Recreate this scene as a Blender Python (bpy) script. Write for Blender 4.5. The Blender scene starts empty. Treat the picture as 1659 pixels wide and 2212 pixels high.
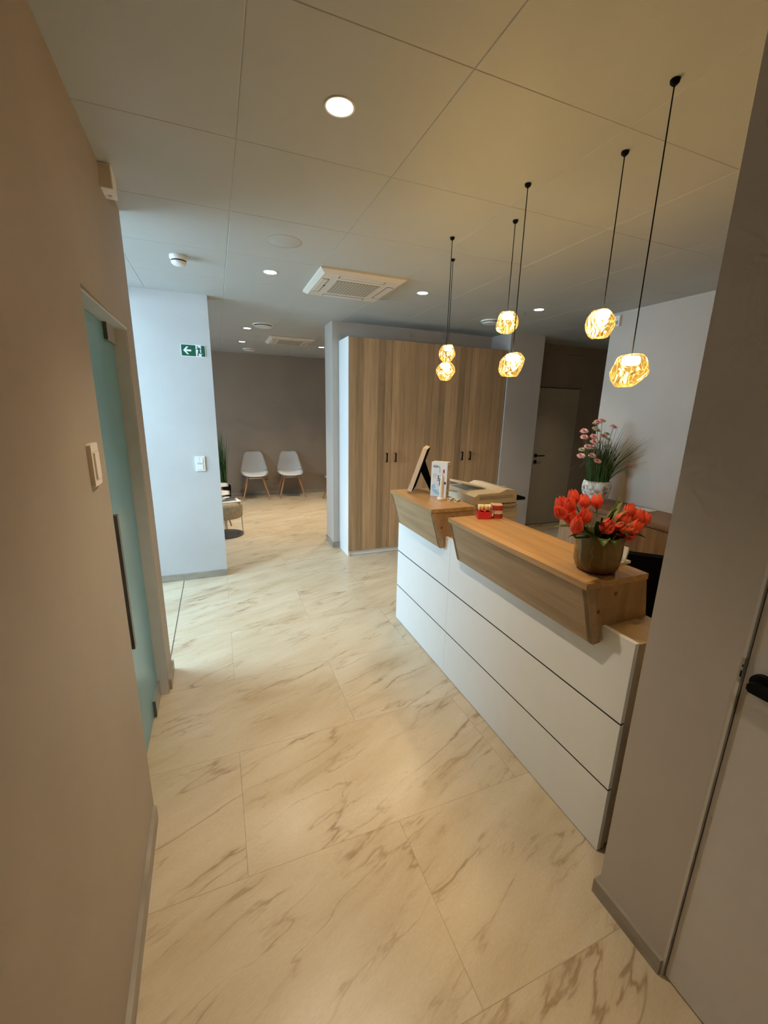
import bpy, bmesh, math, random
from mathutils import Vector, Matrix, noise
PI = math.pi
R = math.radians
scene = bpy.context.scene
COL = scene.collection
random.seed(7)

# ------------------------------------------------------------------ materials
def new_mat(name):
    m = bpy.data.materials.new(name); m.use_nodes = True
    nt = m.node_tree
    for n in list(nt.nodes): nt.nodes.remove(n)
    out = nt.nodes.new('ShaderNodeOutputMaterial')
    return m, nt, out

def N(nt, typ, **kw):
    n = nt.nodes.new('ShaderNode' + typ)
    for k, v in kw.items():
        if k.startswith('i_'):
            n.inputs[k[2:].replace('_', ' ')].default_value = v
        else:
            setattr(n, k, v)
    return n

def L(nt, a, b): nt.links.new(a, b)

def mixc(nt, fac, a, b, blend='MIX'):
    n = nt.nodes.new('ShaderNodeMix'); n.data_type = 'RGBA'; n.blend_type = blend
    for sock, v in ((n.inputs[0], fac), (n.inputs[6], a), (n.inputs[7], b)):
        if hasattr(v, 'is_output'): nt.links.new(v, sock)
        else: sock.default_value = v
    return n.outputs[2]

def math_n(nt, op, a, b=None, c=None):
    n = nt.nodes.new('ShaderNodeMath'); n.operation = op
    for i, v in enumerate((a, b, c)):
        if v is None: continue
        if hasattr(v, 'is_output'): nt.links.new(v, n.inputs[i])
        else: n.inputs[i].default_value = v
    return n.outputs[0]

def ramp(nt, fac, stops):
    n = nt.nodes.new('ShaderNodeValToRGB')
    e = n.color_ramp.elements
    while len(e) < len(stops): e.new(0.5)
    for el, (p, c) in zip(e, stops):
        el.position = p; el.color = c if len(c) == 4 else (*c, 1)
    nt.links.new(fac, n.inputs[0])
    return n.outputs[0]

def coords(nt, scale=(1, 1, 1), rot=(0, 0, 0), loc=(0, 0, 0)):
    tc = N(nt, 'TexCoord'); mp = N(nt, 'Mapping')
    mp.inputs['Scale'].default_value = scale
    mp.inputs['Rotation'].default_value = rot
    mp.inputs['Location'].default_value = loc
    L(nt, tc.outputs['Object'], mp.inputs['Vector'])
    return mp.outputs['Vector']

def c4(c): return (c[0], c[1], c[2], 1)

def plain(name, col, rough=0.5, metal=0.0, var=0.06, vscale=12.0, bump=0.0, bscale=200.0, **kw):
    """A surface of one colour with slight procedural mottling."""
    m, nt, out = new_mat(name)
    p = N(nt, 'BsdfPrincipled')
    p.inputs['Roughness'].default_value = rough
    p.inputs['Metallic'].default_value = metal
    for k, v in kw.items(): p.inputs[k.replace('_', ' ')].default_value = v
    v = coords(nt)
    nz = N(nt, 'TexNoise'); nz.inputs['Scale'].default_value = vscale; nz.inputs['Detail'].default_value = 3
    L(nt, v, nz.inputs['Vector'])
    a = tuple(max(0, x * (1 - var)) for x in col); b = tuple(min(1, x * (1 + var)) for x in col)
    L(nt, ramp(nt, nz.outputs[0], [(0.3, a), (0.7, b)]), p.inputs['Base Color'])
    if bump:
        n2 = N(nt, 'TexNoise'); n2.inputs['Scale'].default_value = bscale; n2.inputs['Detail'].default_value = 2
        L(nt, v, n2.inputs['Vector'])
        bp = N(nt, 'Bump'); bp.inputs['Strength'].default_value = bump; bp.inputs['Distance'].default_value = 0.002
        L(nt, n2.outputs[0], bp.inputs['Height']); L(nt, bp.outputs[0], p.inputs['Normal'])
    L(nt, p.outputs[0], out.inputs[0])
    return m

def wood(name, dark, light, axis='Z', rough=0.42, plank=0.0, plank_axis='X', pvar=0.35, grain=1.0):
    """Wood with grain along AXIS; with plank > 0 boards of that width across PLANK_AXIS differ in tone."""
    m, nt, out = new_mat(name)
    p = N(nt, 'BsdfPrincipled'); p.inputs['Roughness'].default_value = rough
    s = {'X': (1.2, 26, 26), 'Y': (26, 1.2, 26), 'Z': (26, 26, 1.2)}[axis]
    s = tuple(x * grain for x in s)
    tc = N(nt, 'TexCoord')
    vec = tc.outputs['Object']
    sep = N(nt, 'SeparateXYZ'); L(nt, vec, sep.inputs[0])
    if plank:
        src = sep.outputs[plank_axis]
        cell = math_n(nt, 'FLOOR', math_n(nt, 'DIVIDE', src, plank))
        wn = N(nt, 'TexWhiteNoise'); wn.noise_dimensions = '1D'; L(nt, cell, wn.inputs['W'])
        off = N(nt, 'CombineXYZ')
        L(nt, math_n(nt, 'MULTIPLY', wn.outputs[0], 37.0), off.inputs[0])
        L(nt, math_n(nt, 'MULTIPLY', wn.outputs[0], 11.0), off.inputs[2])
        add = N(nt, 'VectorMath'); add.operation = 'ADD'; L(nt, vec, add.inputs[0]); L(nt, off.outputs[0], add.inputs[1])
        vec = add.outputs[0]
    mp = N(nt, 'Mapping'); mp.inputs['Scale'].default_value = s; L(nt, vec, mp.inputs['Vector'])
    n1 = N(nt, 'TexNoise'); n1.inputs['Scale'].default_value = 1.0; n1.inputs['Detail'].default_value = 6; n1.inputs['Distortion'].default_value = 0.6
    L(nt, mp.outputs[0], n1.inputs['Vector'])
    mp2 = N(nt, 'Mapping'); mp2.inputs['Scale'].default_value = tuple(x * 5 for x in s); L(nt, vec, mp2.inputs['Vector'])
    n2 = N(nt, 'TexNoise'); n2.inputs['Scale'].default_value = 1.0; n2.inputs['Detail'].default_value = 3
    L(nt, mp2.outputs[0], n2.inputs['Vector'])
    f = math_n(nt, 'ADD', math_n(nt, 'MULTIPLY', n1.outputs[0], 0.7), math_n(nt, 'MULTIPLY', n2.outputs[0], 0.3))
    colr = ramp(nt, f, [(0.36, dark), (0.5, tuple((a + b) / 2 for a, b in zip(dark, light))), (0.64, light)])
    if plank:
        t = math_n(nt, 'ADD', 1 - pvar / 2, math_n(nt, 'MULTIPLY', wn.outputs[0], pvar))
        cc = N(nt, 'CombineXYZ')
        for i in range(3): L(nt, t, cc.inputs[i])
        colr = mixc(nt, 1.0, colr, cc.outputs[0], 'MULTIPLY')
    L(nt, colr, p.inputs['Base Color'])
    bp = N(nt, 'Bump'); bp.inputs['Strength'].default_value = 0.12; bp.inputs['Distance'].default_value = 0.001
    L(nt, n2.outputs[0], bp.inputs['Height']); L(nt, bp.outputs[0], p.inputs['Normal'])
    L(nt, p.outputs[0], out.inputs[0])
    return m

def emission(name, col, strength):
    m, nt, out = new_mat(name)
    e = N(nt, 'Emission'); e.inputs[0].default_value = c4(col); e.inputs[1].default_value = strength
    L(nt, e.outputs[0], out.inputs[0])
    return m

def floor_mat():
    m, nt, out = new_mat('beige stone tiles')
    p = N(nt, 'BsdfPrincipled')
    TW, TH = 1.183, 0.5915
    tc = N(nt, 'TexCoord')
    mp = N(nt, 'Mapping'); mp.inputs['Location'].default_value = (0.006 + 20 * TW, -0.6125 + 20 * TH * 1.0, 0)
    L(nt, tc.outputs['Object'], mp.inputs['Vector'])
    def brick(c1, c2, mortar, size):
        b = N(nt, 'TexBrick'); b.offset = 0.5; b.offset_frequency = 2; b.squash = 1.0
        b.inputs['Scale'].default_value = 1.0
        b.inputs['Brick Width'].default_value = TW; b.inputs['Row Height'].default_value = TH
        b.inputs['Mortar Size'].default_value = size; b.inputs['Mortar Smooth'].default_value = 0.0
        b.inputs['Bias'].default_value = 0.0
        b.inputs['Color1'].default_value = c4(c1); b.inputs['Color2'].default_value = c4(c2); b.inputs['Mortar'].default_value = c4(mortar)
        L(nt, mp.outputs[0], b.inputs['Vector'])
        return b
    bk = brick((0, 0, 0), (1, 1, 1), (0.5, 0.5, 0.5), 0.0012)
    sep = N(nt, 'SeparateColor'); L(nt, bk.outputs['Color'], sep.inputs[0])
    off = N(nt, 'CombineXYZ')
    L(nt, math_n(nt, 'MULTIPLY', sep.outputs[0], 17.0), off.inputs[0])
    L(nt, math_n(nt, 'MULTIPLY', sep.outputs[0], 9.0), off.inputs[1])
    add = N(nt, 'VectorMath'); add.operation = 'ADD'; L(nt, tc.outputs['Object'], add.inputs[0]); L(nt, off.outputs[0], add.inputs[1])
    wob = N(nt, 'TexNoise'); wob.inputs['Scale'].default_value = 2.6; wob.inputs['Detail'].default_value = 3
    L(nt, add.outputs[0], wob.inputs['Vector'])
    wv = N(nt, 'VectorMath'); wv.operation = 'MULTIPLY_ADD'
    L(nt, wob.outputs['Color'], wv.inputs[0]); wv.inputs[1].default_value = (.07, .07, 0); L(nt, add.outputs[0], wv.inputs[2])
    rot = N(nt, 'Mapping'); rot.inputs['Rotation'].default_value = (0, 0, R(-21)); L(nt, wv.outputs[0], rot.inputs['Vector'])
    def stretched(sx, sy, ox, oy):
        q = N(nt, 'Mapping'); q.inputs['Scale'].default_value = (sx, sy, 1); q.inputs['Location'].default_value = (ox, oy, 0)
        L(nt, rot.outputs[0], q.inputs['Vector']); return q.outputs[0]
    def noise_t(vec, sc, det, ro, dist=0.0):
        q = N(nt, 'TexNoise'); q.inputs['Scale'].default_value = sc; q.inputs['Detail'].default_value = det
        q.inputs['Roughness'].default_value = ro; q.inputs['Distortion'].default_value = dist; L(nt, vec, q.inputs['Vector']); return q.outputs[0]
    stv = stretched(0.85, 3.2, 0, 0)
    n1o = noise_t(stv, 1.7, 9, 0.62, 0.3)
    base = ramp(nt, n1o, [(0.28, (0.43, 0.33, 0.205)), (0.45, (0.525, 0.43, 0.295)), (0.70, (0.595, 0.51, 0.375))])
    # cracks: thin ridges that come and go
    n2o = noise_t(stretched(0.62, 3.4, 5.3, 1.7), 1.15, 6, 0.52, 0.1)
    rid = math_n(nt, 'ABSOLUTE', math_n(nt, 'SUBTRACT', n2o, 0.5))
    vein = ramp(nt, rid, [(0.0, (1, 1, 1)), (0.004, (0.8, 0.8, 0.8)), (0.011, (0.22, 0.22, 0.22)), (0.032, (0, 0, 0))])
    vmask = ramp(nt, noise_t(add.outputs[0], 2.4, 3, 0.6), [(0.44, (0, 0, 0)), (0.60, (1, 1, 1))])
    vf = math_n(nt, 'MULTIPLY', math_n(nt, 'MULTIPLY', vein, vmask), 0.78)
    col = mixc(nt, vf, base, c4((0.25, 0.15, 0.07)))
    n5o = noise_t(stretched(0.6, 3.0, 1.3, 8.7), 2.6, 5, 0.5, 0.1)
    rid5 = math_n(nt, 'ABSOLUTE', math_n(nt, 'SUBTRACT', n5o, 0.47))
    v5 = math_n(nt, 'MULTIPLY', ramp(nt, rid5, [(0.0, (0.95, 0.95, 0.95)), (0.006, (0.5, 0.5, 0.5)), (0.018, (0, 0, 0))]),
                ramp(nt, noise_t(add.outputs[0], 3.1, 2, 0.5), [(0.46, (0, 0, 0)), (0.60, (1, 1, 1))]))
    col = mixc(nt, math_n(nt, 'MULTIPLY', v5, 0.6), col, c4((0.31, 0.205, 0.105)))
    # brownish smudges beside the cracks
    sm_ = ramp(nt, noise_t(stretched(0.8, 2.8, 9.1, 3.3), 2.3, 8, 0.72), [(0.56, (0, 0, 0)), (0.72, (1, 1, 1))])
    col = mixc(nt, math_n(nt, 'MULTIPLY', sm_, 0.28), col, c4((0.40, 0.295, 0.17)))
    class _O: pass
    n1 = _O(); n1.outputs = [n1o]
    st = _O(); st.outputs = [stv]
    # fine grain
    n4 = N(nt, 'TexNoise'); n4.inputs['Scale'].default_value = 70; n4.inputs['Detail'].default_value = 4
    L(nt, st.outputs[0], n4.inputs['Vector'])
    col = mixc(nt, 1.0, col, ramp(nt, n4.outputs[0], [(0.3, (0.93, 0.925, 0.92)), (0.7, (1.04, 1.04, 1.04))]), 'MULTIPLY')
    jb = brick((0, 0, 0), (0, 0, 0), (1, 1, 1), 0.0013)
    col = mixc(nt, math_n(nt, 'MULTIPLY', jb.outputs['Fac'], 0.6), col, c4((0.26, 0.20, 0.145)))
    L(nt, col, p.inputs['Base Color'])
    p.inputs['Roughness'].default_value = 0.36
    L(nt, ramp(nt, n1.outputs[0], [(0.3, (0.38, 0.38, 0.38)), (0.7, (0.27, 0.27, 0.27))]), p.inputs['Roughness'])
    h = math_n(nt, 'SUBTRACT', math_n(nt, 'MULTIPLY', n1.outputs[0], 0.25), math_n(nt, 'ADD', math_n(nt, 'MULTIPLY', vf, 0.6), jb.outputs['Fac']))
    bp = N(nt, 'Bump'); bp.inputs['Strength'].default_value = 0.35; bp.inputs['Distance'].default_value = 0.003
    L(nt, h, bp.inputs['Height']); L(nt, bp.outputs[0], p.inputs['Normal'])
    L(nt, p.outputs[0], out.inputs[0])
    return m

def stone_strip_mat():
    m, nt, out = new_mat('skirting stone')
    p = N(nt, 'BsdfPrincipled'); p.inputs['Roughness'].default_value = 0.45
    v = coords(nt, (3, 3, 9))
    n = N(nt, 'TexNoise'); n.inputs['Scale'].default_value = 2; n.inputs['Detail'].default_value = 6; L(nt, v, n.inputs['Vector'])
    L(nt, ramp(nt, n.outputs[0], [(0.3, (0.25, 0.215, 0.17)), (0.7, (0.37, 0.33, 0.275))]), p.inputs['Base Color'])
    L(nt, p.outputs[0], out.inputs[0])
    return m

def pot_crackle():
    m, nt, out = new_mat('weathered white stoneware')
    p = N(nt, 'BsdfPrincipled'); p.inputs['Roughness'].default_value = 0.8
    v = coords(nt)
    n = N(nt, 'TexNoise'); n.inputs['Scale'].default_value = 22; n.inputs['Detail'].default_value = 8; n.inputs['Roughness'].default_value = 0.7
    L(nt, v, n.inputs['Vector'])
    L(nt, ramp(nt, n.outputs[0], [(0.36, (0.15, 0.12, 0.095)), (0.45, (0.42, 0.375, 0.32)), (0.55, (0.74, 0.70, 0.64))]), p.inputs['Base Color'])
    bp = N(nt, 'Bump'); bp.inputs['Strength'].default_value = 0.4; bp.inputs['Distance'].default_value = 0.004
    L(nt, n.outputs[0], bp.inputs['Height']); L(nt, bp.outputs[0], p.inputs['Normal'])
    L(nt, p.outputs[0], out.inputs[0])
    return m

def pot_glaze():
    m, nt, out = new_mat('olive brown glazed ceramic')
    p = N(nt, 'BsdfPrincipled'); p.inputs['Roughness'].default_value = 0.16
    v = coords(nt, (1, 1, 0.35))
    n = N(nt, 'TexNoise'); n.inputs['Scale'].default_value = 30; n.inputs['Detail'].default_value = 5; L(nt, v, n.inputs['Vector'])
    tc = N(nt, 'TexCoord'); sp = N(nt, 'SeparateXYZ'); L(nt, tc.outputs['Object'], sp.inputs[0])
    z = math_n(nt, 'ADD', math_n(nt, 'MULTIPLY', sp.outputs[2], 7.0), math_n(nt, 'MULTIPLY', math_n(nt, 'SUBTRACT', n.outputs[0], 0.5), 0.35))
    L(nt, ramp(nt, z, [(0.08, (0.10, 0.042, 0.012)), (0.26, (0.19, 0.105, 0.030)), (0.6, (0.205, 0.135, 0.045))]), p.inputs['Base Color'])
    bp = N(nt, 'Bump'); bp.inputs['Strength'].default_value = 0.25; bp.inputs['Distance'].default_value = 0.003
    L(nt, n.outputs[0], bp.inputs['Height']); L(nt, bp.outputs[0], p.inputs['Normal'])
    L(nt, p.outputs[0], out.inputs[0])
    return m

def petal_mat():
    m, nt, out = new_mat('coral red petals')
    p = N(nt, 'BsdfPrincipled'); p.inputs['Roughness'].default_value = 0.5
    p.inputs['Subsurface Weight'].default_value = 0.0
    v = coords(nt, (1, 1, 0.3))
    n = N(nt, 'TexNoise'); n.inputs['Scale'].default_value = 60; n.inputs['Detail'].default_value = 4; L(nt, v, n.inputs['Vector'])
    L(nt, ramp(nt, n.outputs[0], [(0.3, (0.66, 0.045, 0.03)), (0.7, (0.86, 0.13, 0.075))]), p.inputs['Base Color'])
    tr = N(nt, 'BsdfTranslucent'); tr.inputs[0].default_value = (0.95, 0.16, 0.07, 1)
    mx = N(nt, 'MixShader'); mx.inputs[0].default_value = 0.3
    L(nt, p.outputs[0], mx.inputs[1]); L(nt, tr.outputs[0], mx.inputs[2])
    L(nt, mx.outputs[0], out.inputs[0])
    return m

def leaf_mat(name, a, b):
    m, nt, out = new_mat(name)
    p = N(nt, 'BsdfPrincipled'); p.inputs['Roughness'].default_value = 0.45
    v = coords(nt, (1, 1, 0.4))
    n = N(nt, 'TexNoise'); n.inputs['Scale'].default_value = 40; n.inputs['Detail'].default_value = 3; L(nt, v, n.inputs['Vector'])
    L(nt, ramp(nt, n.outputs[0], [(0.35, a), (0.65, b)]), p.inputs['Base Color'])
    L(nt, p.outputs[0], out.inputs[0])
    return m

def lamp_glass():
    """Lit amber glass: tinted clear body, mirror gloss, and glowing swirls where the wrinkles catch the bulb."""
    m, nt, out = new_mat('lit amber lamp glass')
    v = coords(nt, (1, 1, 0.45))
    w = N(nt, 'TexNoise'); w.inputs['Scale'].default_value = 10; w.inputs['Detail'].default_value = 0.5; w.inputs['Distortion'].default_value = 1.5
    L(nt, v, w.inputs['Vector'])
    band = math_n(nt, 'ABSOLUTE', math_n(nt, 'SINE', math_n(nt, 'MULTIPLY', w.outputs[0], 30.0)))
    tr = N(nt, 'BsdfTransparent')
    L(nt, ramp(nt, band, [(0.0, (1.0, 0.90, 0.62)), (1.0, (0.93, 0.76, 0.46))]), tr.inputs[0])
    gl = N(nt, 'BsdfGlossy'); gl.inputs['Color'].default_value = (1.0, 0.80, 0.40, 1); gl.inputs['Roughness'].default_value = 0.1
    bp = N(nt, 'Bump'); bp.inputs['Strength'].default_value = 0.3; bp.inputs['Distance'].default_value = 0.006
    L(nt, band, bp.inputs['Height']); L(nt, bp.outputs[0], gl.inputs['Normal'])
    lw = N(nt, 'LayerWeight'); lw.inputs[0].default_value = 0.45
    em = N(nt, 'Emission')
    L(nt, ramp(nt, band, [(0.0, (1.0, 0.84, 0.34)), (0.35, (1.0, 0.72, 0.16)), (1.0, (0.90, 0.55, 0.14))]), em.inputs[0])
    e = ramp(nt, band, [(0.0, (1.0, 1.0, 1.0)), (0.16, (0.55, 0.55, 0.55)), (0.42, (0.14, 0.14, 0.14)), (1.0, (0.04, 0.04, 0.04))])
    L(nt, math_n(nt, 'ADD', e, math_n(nt, 'MULTIPLY', math_n(nt, 'POWER', lw.outputs['Facing'], 2.0), 0.40)), em.inputs[1])
    mx = N(nt, 'MixShader'); L(nt, math_n(nt, 'ADD', 0.22, math_n(nt, 'MULTIPLY', lw.outputs['Facing'], 0.4)), mx.inputs[0])
    L(nt, tr.outputs[0], mx.inputs[1]); L(nt, gl.outputs[0], mx.inputs[2])
    ad = N(nt, 'AddShader'); L(nt, mx.outputs[0], ad.inputs[0]); L(nt, em.outputs[0], ad.inputs[1])
    L(nt, ad.outputs[0], out.inputs[0])
    return m

def pane_mat():
    m, nt, out = new_mat('clear pane')
    tr = N(nt, 'BsdfTransparent'); tr.inputs[0].default_value = (0.95, 0.98, 0.98, 1)
    gl = N(nt, 'BsdfGlossy'); gl.inputs['Roughness'].default_value = 0.02
    lw = N(nt, 'LayerWeight'); lw.inputs[0].default_value = 0.1
    mx = N(nt, 'MixShader'); L(nt, lw.outputs['Fresnel'], mx.inputs[0])
    L(nt, tr.outputs[0], mx.inputs[1]); L(nt, gl.outputs[0], mx.inputs[2]); L(nt, mx.outputs[0], out.inputs[0])
    return m

def grille_mat():
    m, nt, out = new_mat('intake grille')
    p = N(nt, 'BsdfPrincipled'); p.inputs['Roughness'].default_value = 0.6
    v = coords(nt, (1, 1, 1), (0, 0, R(45)))
    ck = N(nt, 'TexChecker'); ck.inputs['Scale'].default_value = 58
    ck.inputs[1].default_value = (0.50, 0.46, 0.38, 1); ck.inputs[2].default_value = (0.25, 0.22, 0.165, 1)
    L(nt, v, ck.inputs[0]); L(nt, ck.outputs[0], p.inputs['Base Color']); L(nt, p.outputs[0], out.inputs[0])
    return m

M = {}
M['floor'] = floor_mat()
M['skirting'] = stone_strip_mat()
M['ceiling'] = plain('ceiling panels', (0.44, 0.45, 0.43), 0.55, var=0.02, vscale=3)
M['ceiling_back'] = plain('ceiling void', (0.35, 0.34, 0.32), 0.9)
M['plaster'] = plain('warm grey plaster', (0.49, 0.44, 0.39), 0.75, var=0.05, vscale=2.2, bump=0.12, bscale=60)
M['plaster_left'] = plain('warm beige plaster', (0.36, 0.30, 0.235), 0.62, var=0.05, vscale=2.2, bump=0.12, bscale=60)
M['plaster_pale'] = plain('pale plaster', (0.52, 0.51, 0.50), 0.75, var=0.05, vscale=2.2, bump=0.12, bscale=60)
M['plaster_taupe'] = plain('taupe plaster', (0.30, 0.235, 0.18), 0.8, var=0.05, vscale=2, bump=0.1, bscale=60)
M['reveal'] = plain('daylit reveal tone', (0.60, 0.61, 0.62), 0.6, var=0.03)  # daylight on the jamb plaster, put into a paler neutral colour
M['fitting'] = plain('satin grey fitting', (0.34, 0.34, 0.335), 0.35, 0.3)
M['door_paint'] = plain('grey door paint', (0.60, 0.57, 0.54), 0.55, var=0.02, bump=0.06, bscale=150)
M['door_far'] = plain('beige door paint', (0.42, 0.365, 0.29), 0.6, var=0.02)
M['alu'] = plain('satin aluminium', (0.56, 0.545, 0.51), 0.45, 0.25, var=0.03)
M['edge_grey'] = plain('grey edging', (0.40, 0.38, 0.34), 0.5)
M['steel'] = plain('brushed steel', (0.42, 0.43, 0.43), 0.3, 0.85, var=0.05)
M['dark_metal'] = plain('brown grey metal', (0.16, 0.14, 0.12), 0.4, 0.6)
M['black'] = plain('black powder coat', (0.004, 0.004, 0.0045), 0.6, var=0.1, Specular_IOR_Level=0.15)
M['black_fabric'] = plain('black upholstery', (0.004, 0.004, 0.0045), 0.95, var=0.1, Specular_IOR_Level=0.05)
M['white'] = plain('white laminate', (0.80, 0.805, 0.80), 0.32, var=0.01)
M['white_plastic'] = plain('white plastic', (0.78, 0.77, 0.74), 0.35, var=0.01)
M['ac_white'] = plain('air conditioner plastic', (0.62, 0.56, 0.48), 0.5, var=0.01)
M['vent_white'] = plain('vent enamel', (0.74, 0.73, 0.70), 0.4, var=0.01)
M['grille'] = grille_mat()
M['gap'] = plain('dark gap', (0.012, 0.02, 0.028), 0.6)
M['beige'] = wood('pale beige laminate', (0.42, 0.315, 0.18), (0.52, 0.40, 0.245), 'Y', 0.4)
M['oak'] = wood('oak worktop', (0.37, 0.215, 0.088), (0.52, 0.325, 0.15), 'Y', 0.33)
M['oak_front'] = wood('oak front', (0.31, 0.205, 0.11), (0.44, 0.305, 0.175), 'Y', 0.42)
M['oak_end'] = wood('oak end', (0.30, 0.18, 0.085), (0.42, 0.265, 0.135), 'Z', 0.42)
M['oak_planks'] = wood('oak door planks', (0.33, 0.205, 0.105), (0.46, 0.30, 0.165), 'Z', 0.5, plank=0.083, plank_axis='X', pvar=0.48, grain=1.2)
M['oak_board'] = wood('sideboard oak', (0.20, 0.105, 0.045), (0.33, 0.19, 0.09), 'Z', 0.5, plank=0.13, plank_axis='Y', pvar=0.45)
M['oak_board_top'] = wood('sideboard top', (0.17, 0.085, 0.035), (0.29, 0.155, 0.07), 'Y', 0.45)
M['leg_wood'] = wood('beech legs', (0.33, 0.16, 0.075), (0.47, 0.25, 0.12), 'Z', 0.45)
M['frame_wood'] = wood('pale frame wood', (0.66, 0.53, 0.38), (0.78, 0.65, 0.49), 'Z', 0.5)
M['screw'] = plain('red brown cap', (0.22, 0.045, 0.012), 0.5)
M['teal'] = plain('frosted teal glass', (0.165, 0.385, 0.475), 0.28, var=0.03, vscale=1.5, Transmission_Weight=0.08)
M['teal_edge'] = plain('glass edge', (0.42, 0.68, 0.66), 0.2)
M['lens'] = emission('lit downlight lens', (1.0, 0.93, 0.82), 22.0)
M['led'] = emission('lit lamp core', (1.0, 0.86, 0.55), 30.0)
M['lamp_glass'] = lamp_glass()
M['pane'] = pane_mat()
M['sign_green'] = plain('sign green', (0.006, 0.095, 0.05), 0.5, var=0.02)
M['sign_white'] = plain('sign white', (0.80, 0.83, 0.82), 0.5, var=0.01)
M['pot_glaze'] = pot_glaze()
M['pot_crackle'] = pot_crackle()
M['petal'] = petal_mat()
M['tulip_leaf'] = leaf_mat('tulip leaf', (0.022, 0.055, 0.012), (0.065, 0.125, 0.022))
M['grass'] = leaf_mat('grass blades', (0.016, 0.06, 0.014), (0.07, 0.15, 0.035))
M['straw'] = leaf_mat('dry grass', (0.20, 0.16, 0.08), (0.30, 0.25, 0.13))
M['pink'] = leaf_mat('pink petals', (0.80, 0.36, 0.33), (0.90, 0.58, 0.53))
M['cream_flower'] = leaf_mat('cream petals', (0.50, 0.43, 0.28), (0.66, 0.60, 0.42))
M['soil'] = plain('dark soil', (0.02, 0.015, 0.01), 0.9)
M['printer'] = plain('cream printer plastic', (0.57, 0.49, 0.36), 0.45, var=0.02)
M['seat_shell'] = plain('white chair shell', (0.80, 0.80, 0.80), 0.4, var=0.01)
M['felt'] = plain('beige felt', (0.42, 0.34, 0.23), 0.95, var=0.15, vscale=40, bump=0.5, bscale=300)
M['paper'] = plain('white paper', (0.76, 0.75, 0.72), 0.6, var=0.02)
M['dark_print'] = plain('dark print', (0.035, 0.033, 0.032), 0.45, var=0.3, vscale=20)
M['gum'] = plain('crimson model gum', (0.60, 0.022, 0.035), 0.25, var=0.05)
M['gum_dark'] = plain('brick red model gum', (0.40, 0.035, 0.03), 0.3, var=0.05)
M['gum_pale'] = plain('pale pink palate', (0.68, 0.42, 0.33), 0.4, var=0.05)
M['tooth'] = plain('ivory tooth', (0.72, 0.62, 0.36), 0.3, var=0.08)
M['tooth_white'] = plain('white tooth', (0.75, 0.70, 0.64), 0.3, var=0.05)
M['acrylic'] = plain('clear acrylic', (0.9, 0.92, 0.93), 0.08, Transmission_Weight=0.85)
M['box_white'] = plain('carton', (0.75, 0.78, 0.80), 0.35, var=0.01)
M['box_side'] = plain('carton side', (0.74, 0.66, 0.54), 0.4, var=0.01)
M['print_blue'] = plain('pale blue print', (0.36, 0.58, 0.80), 0.35, var=0.08, vscale=30)
M['print_sky'] = plain('light blue print', (0.55, 0.72, 0.86), 0.35, var=0.06, vscale=30)
M['print_navy'] = plain('navy print', (0.015, 0.03, 0.09), 0.4)
M['print_red'] = plain('red print', (0.55, 0.02, 0.02), 0.4)
M['print_grey'] = plain('grey print', (0.40, 0.36, 0.31), 0.5)
M['ivory'] = plain('ivory plastic', (0.78, 0.70, 0.60), 0.35, var=0.01)
M['outdoor'] = plain('pavement outside', (0.35, 0.35, 0.34), 0.8)

# ------------------------------------------------------------------ mesh helpers
def nb(): return bmesh.new()

def add_box(bm, x0, x1, y0, y1, z0, z1):
    vs = [bm.verts.new((x, y, z)) for z in (z0, z1) for y in (y0, y1) for x in (x0, x1)]
    for f in ((0, 2, 3, 1), (4, 5, 7, 6), (0, 1, 5, 4), (2, 6, 7, 3), (0, 4, 6, 2), (1, 3, 7, 5)):
        bm.faces.new([vs[i] for i in f])
    return vs

def add_prism(bm, poly, lo, hi, axis='z'):
    """poly: 2D points; extruded from lo to hi along the axis (z: xy plane, y: xz plane, x: yz plane)."""
    def P(a, b, c):
        return {'z': (a, b, c), 'y': (a, c, b), 'x': (c, a, b)}[axis]
    v0 = [bm.verts.new(P(a, b, lo)) for a, b in poly]
    v1 = [bm.verts.new(P(a, b, hi)) for a, b in poly]
    n = len(poly)
    bm.faces.new(v0[::-1]); bm.faces.new(v1)
    for i in range(n):
        bm.faces.new((v0[i], v0[(i + 1) % n], v1[(i + 1) % n], v1[i]))
    return v0 + v1

def add_lathe(bm, prof, seg=32, c=(0, 0, 0), close=False):
    rings = []
    for r, z in prof:
        if r < 1e-6:
            rings.append([bm.verts.new((c[0], c[1], c[2] + z))])
        else:
            rings.append([bm.verts.new((c[0] + r * math.cos(2 * PI * i / seg), c[1] + r * math.sin(2 * PI * i / seg), c[2] + z)) for i in range(seg)])
    pairs = list(zip(rings, rings[1:]))
    if close: pairs.append((rings[-1], rings[0]))
    for a, b in pairs:
        for i in range(seg):
            j = (i + 1) % seg
            if len(a) == 1 and len(b) == 1: continue
            if len(a) == 1: bm.faces.new((a[0], b[j], b[i]))
            elif len(b) == 1: bm.faces.new((a[i], a[j], b[0]))
            else: bm.faces.new((a[i], a[j], b[j], b[i]))
    return [v for r in rings for v in r]

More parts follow.
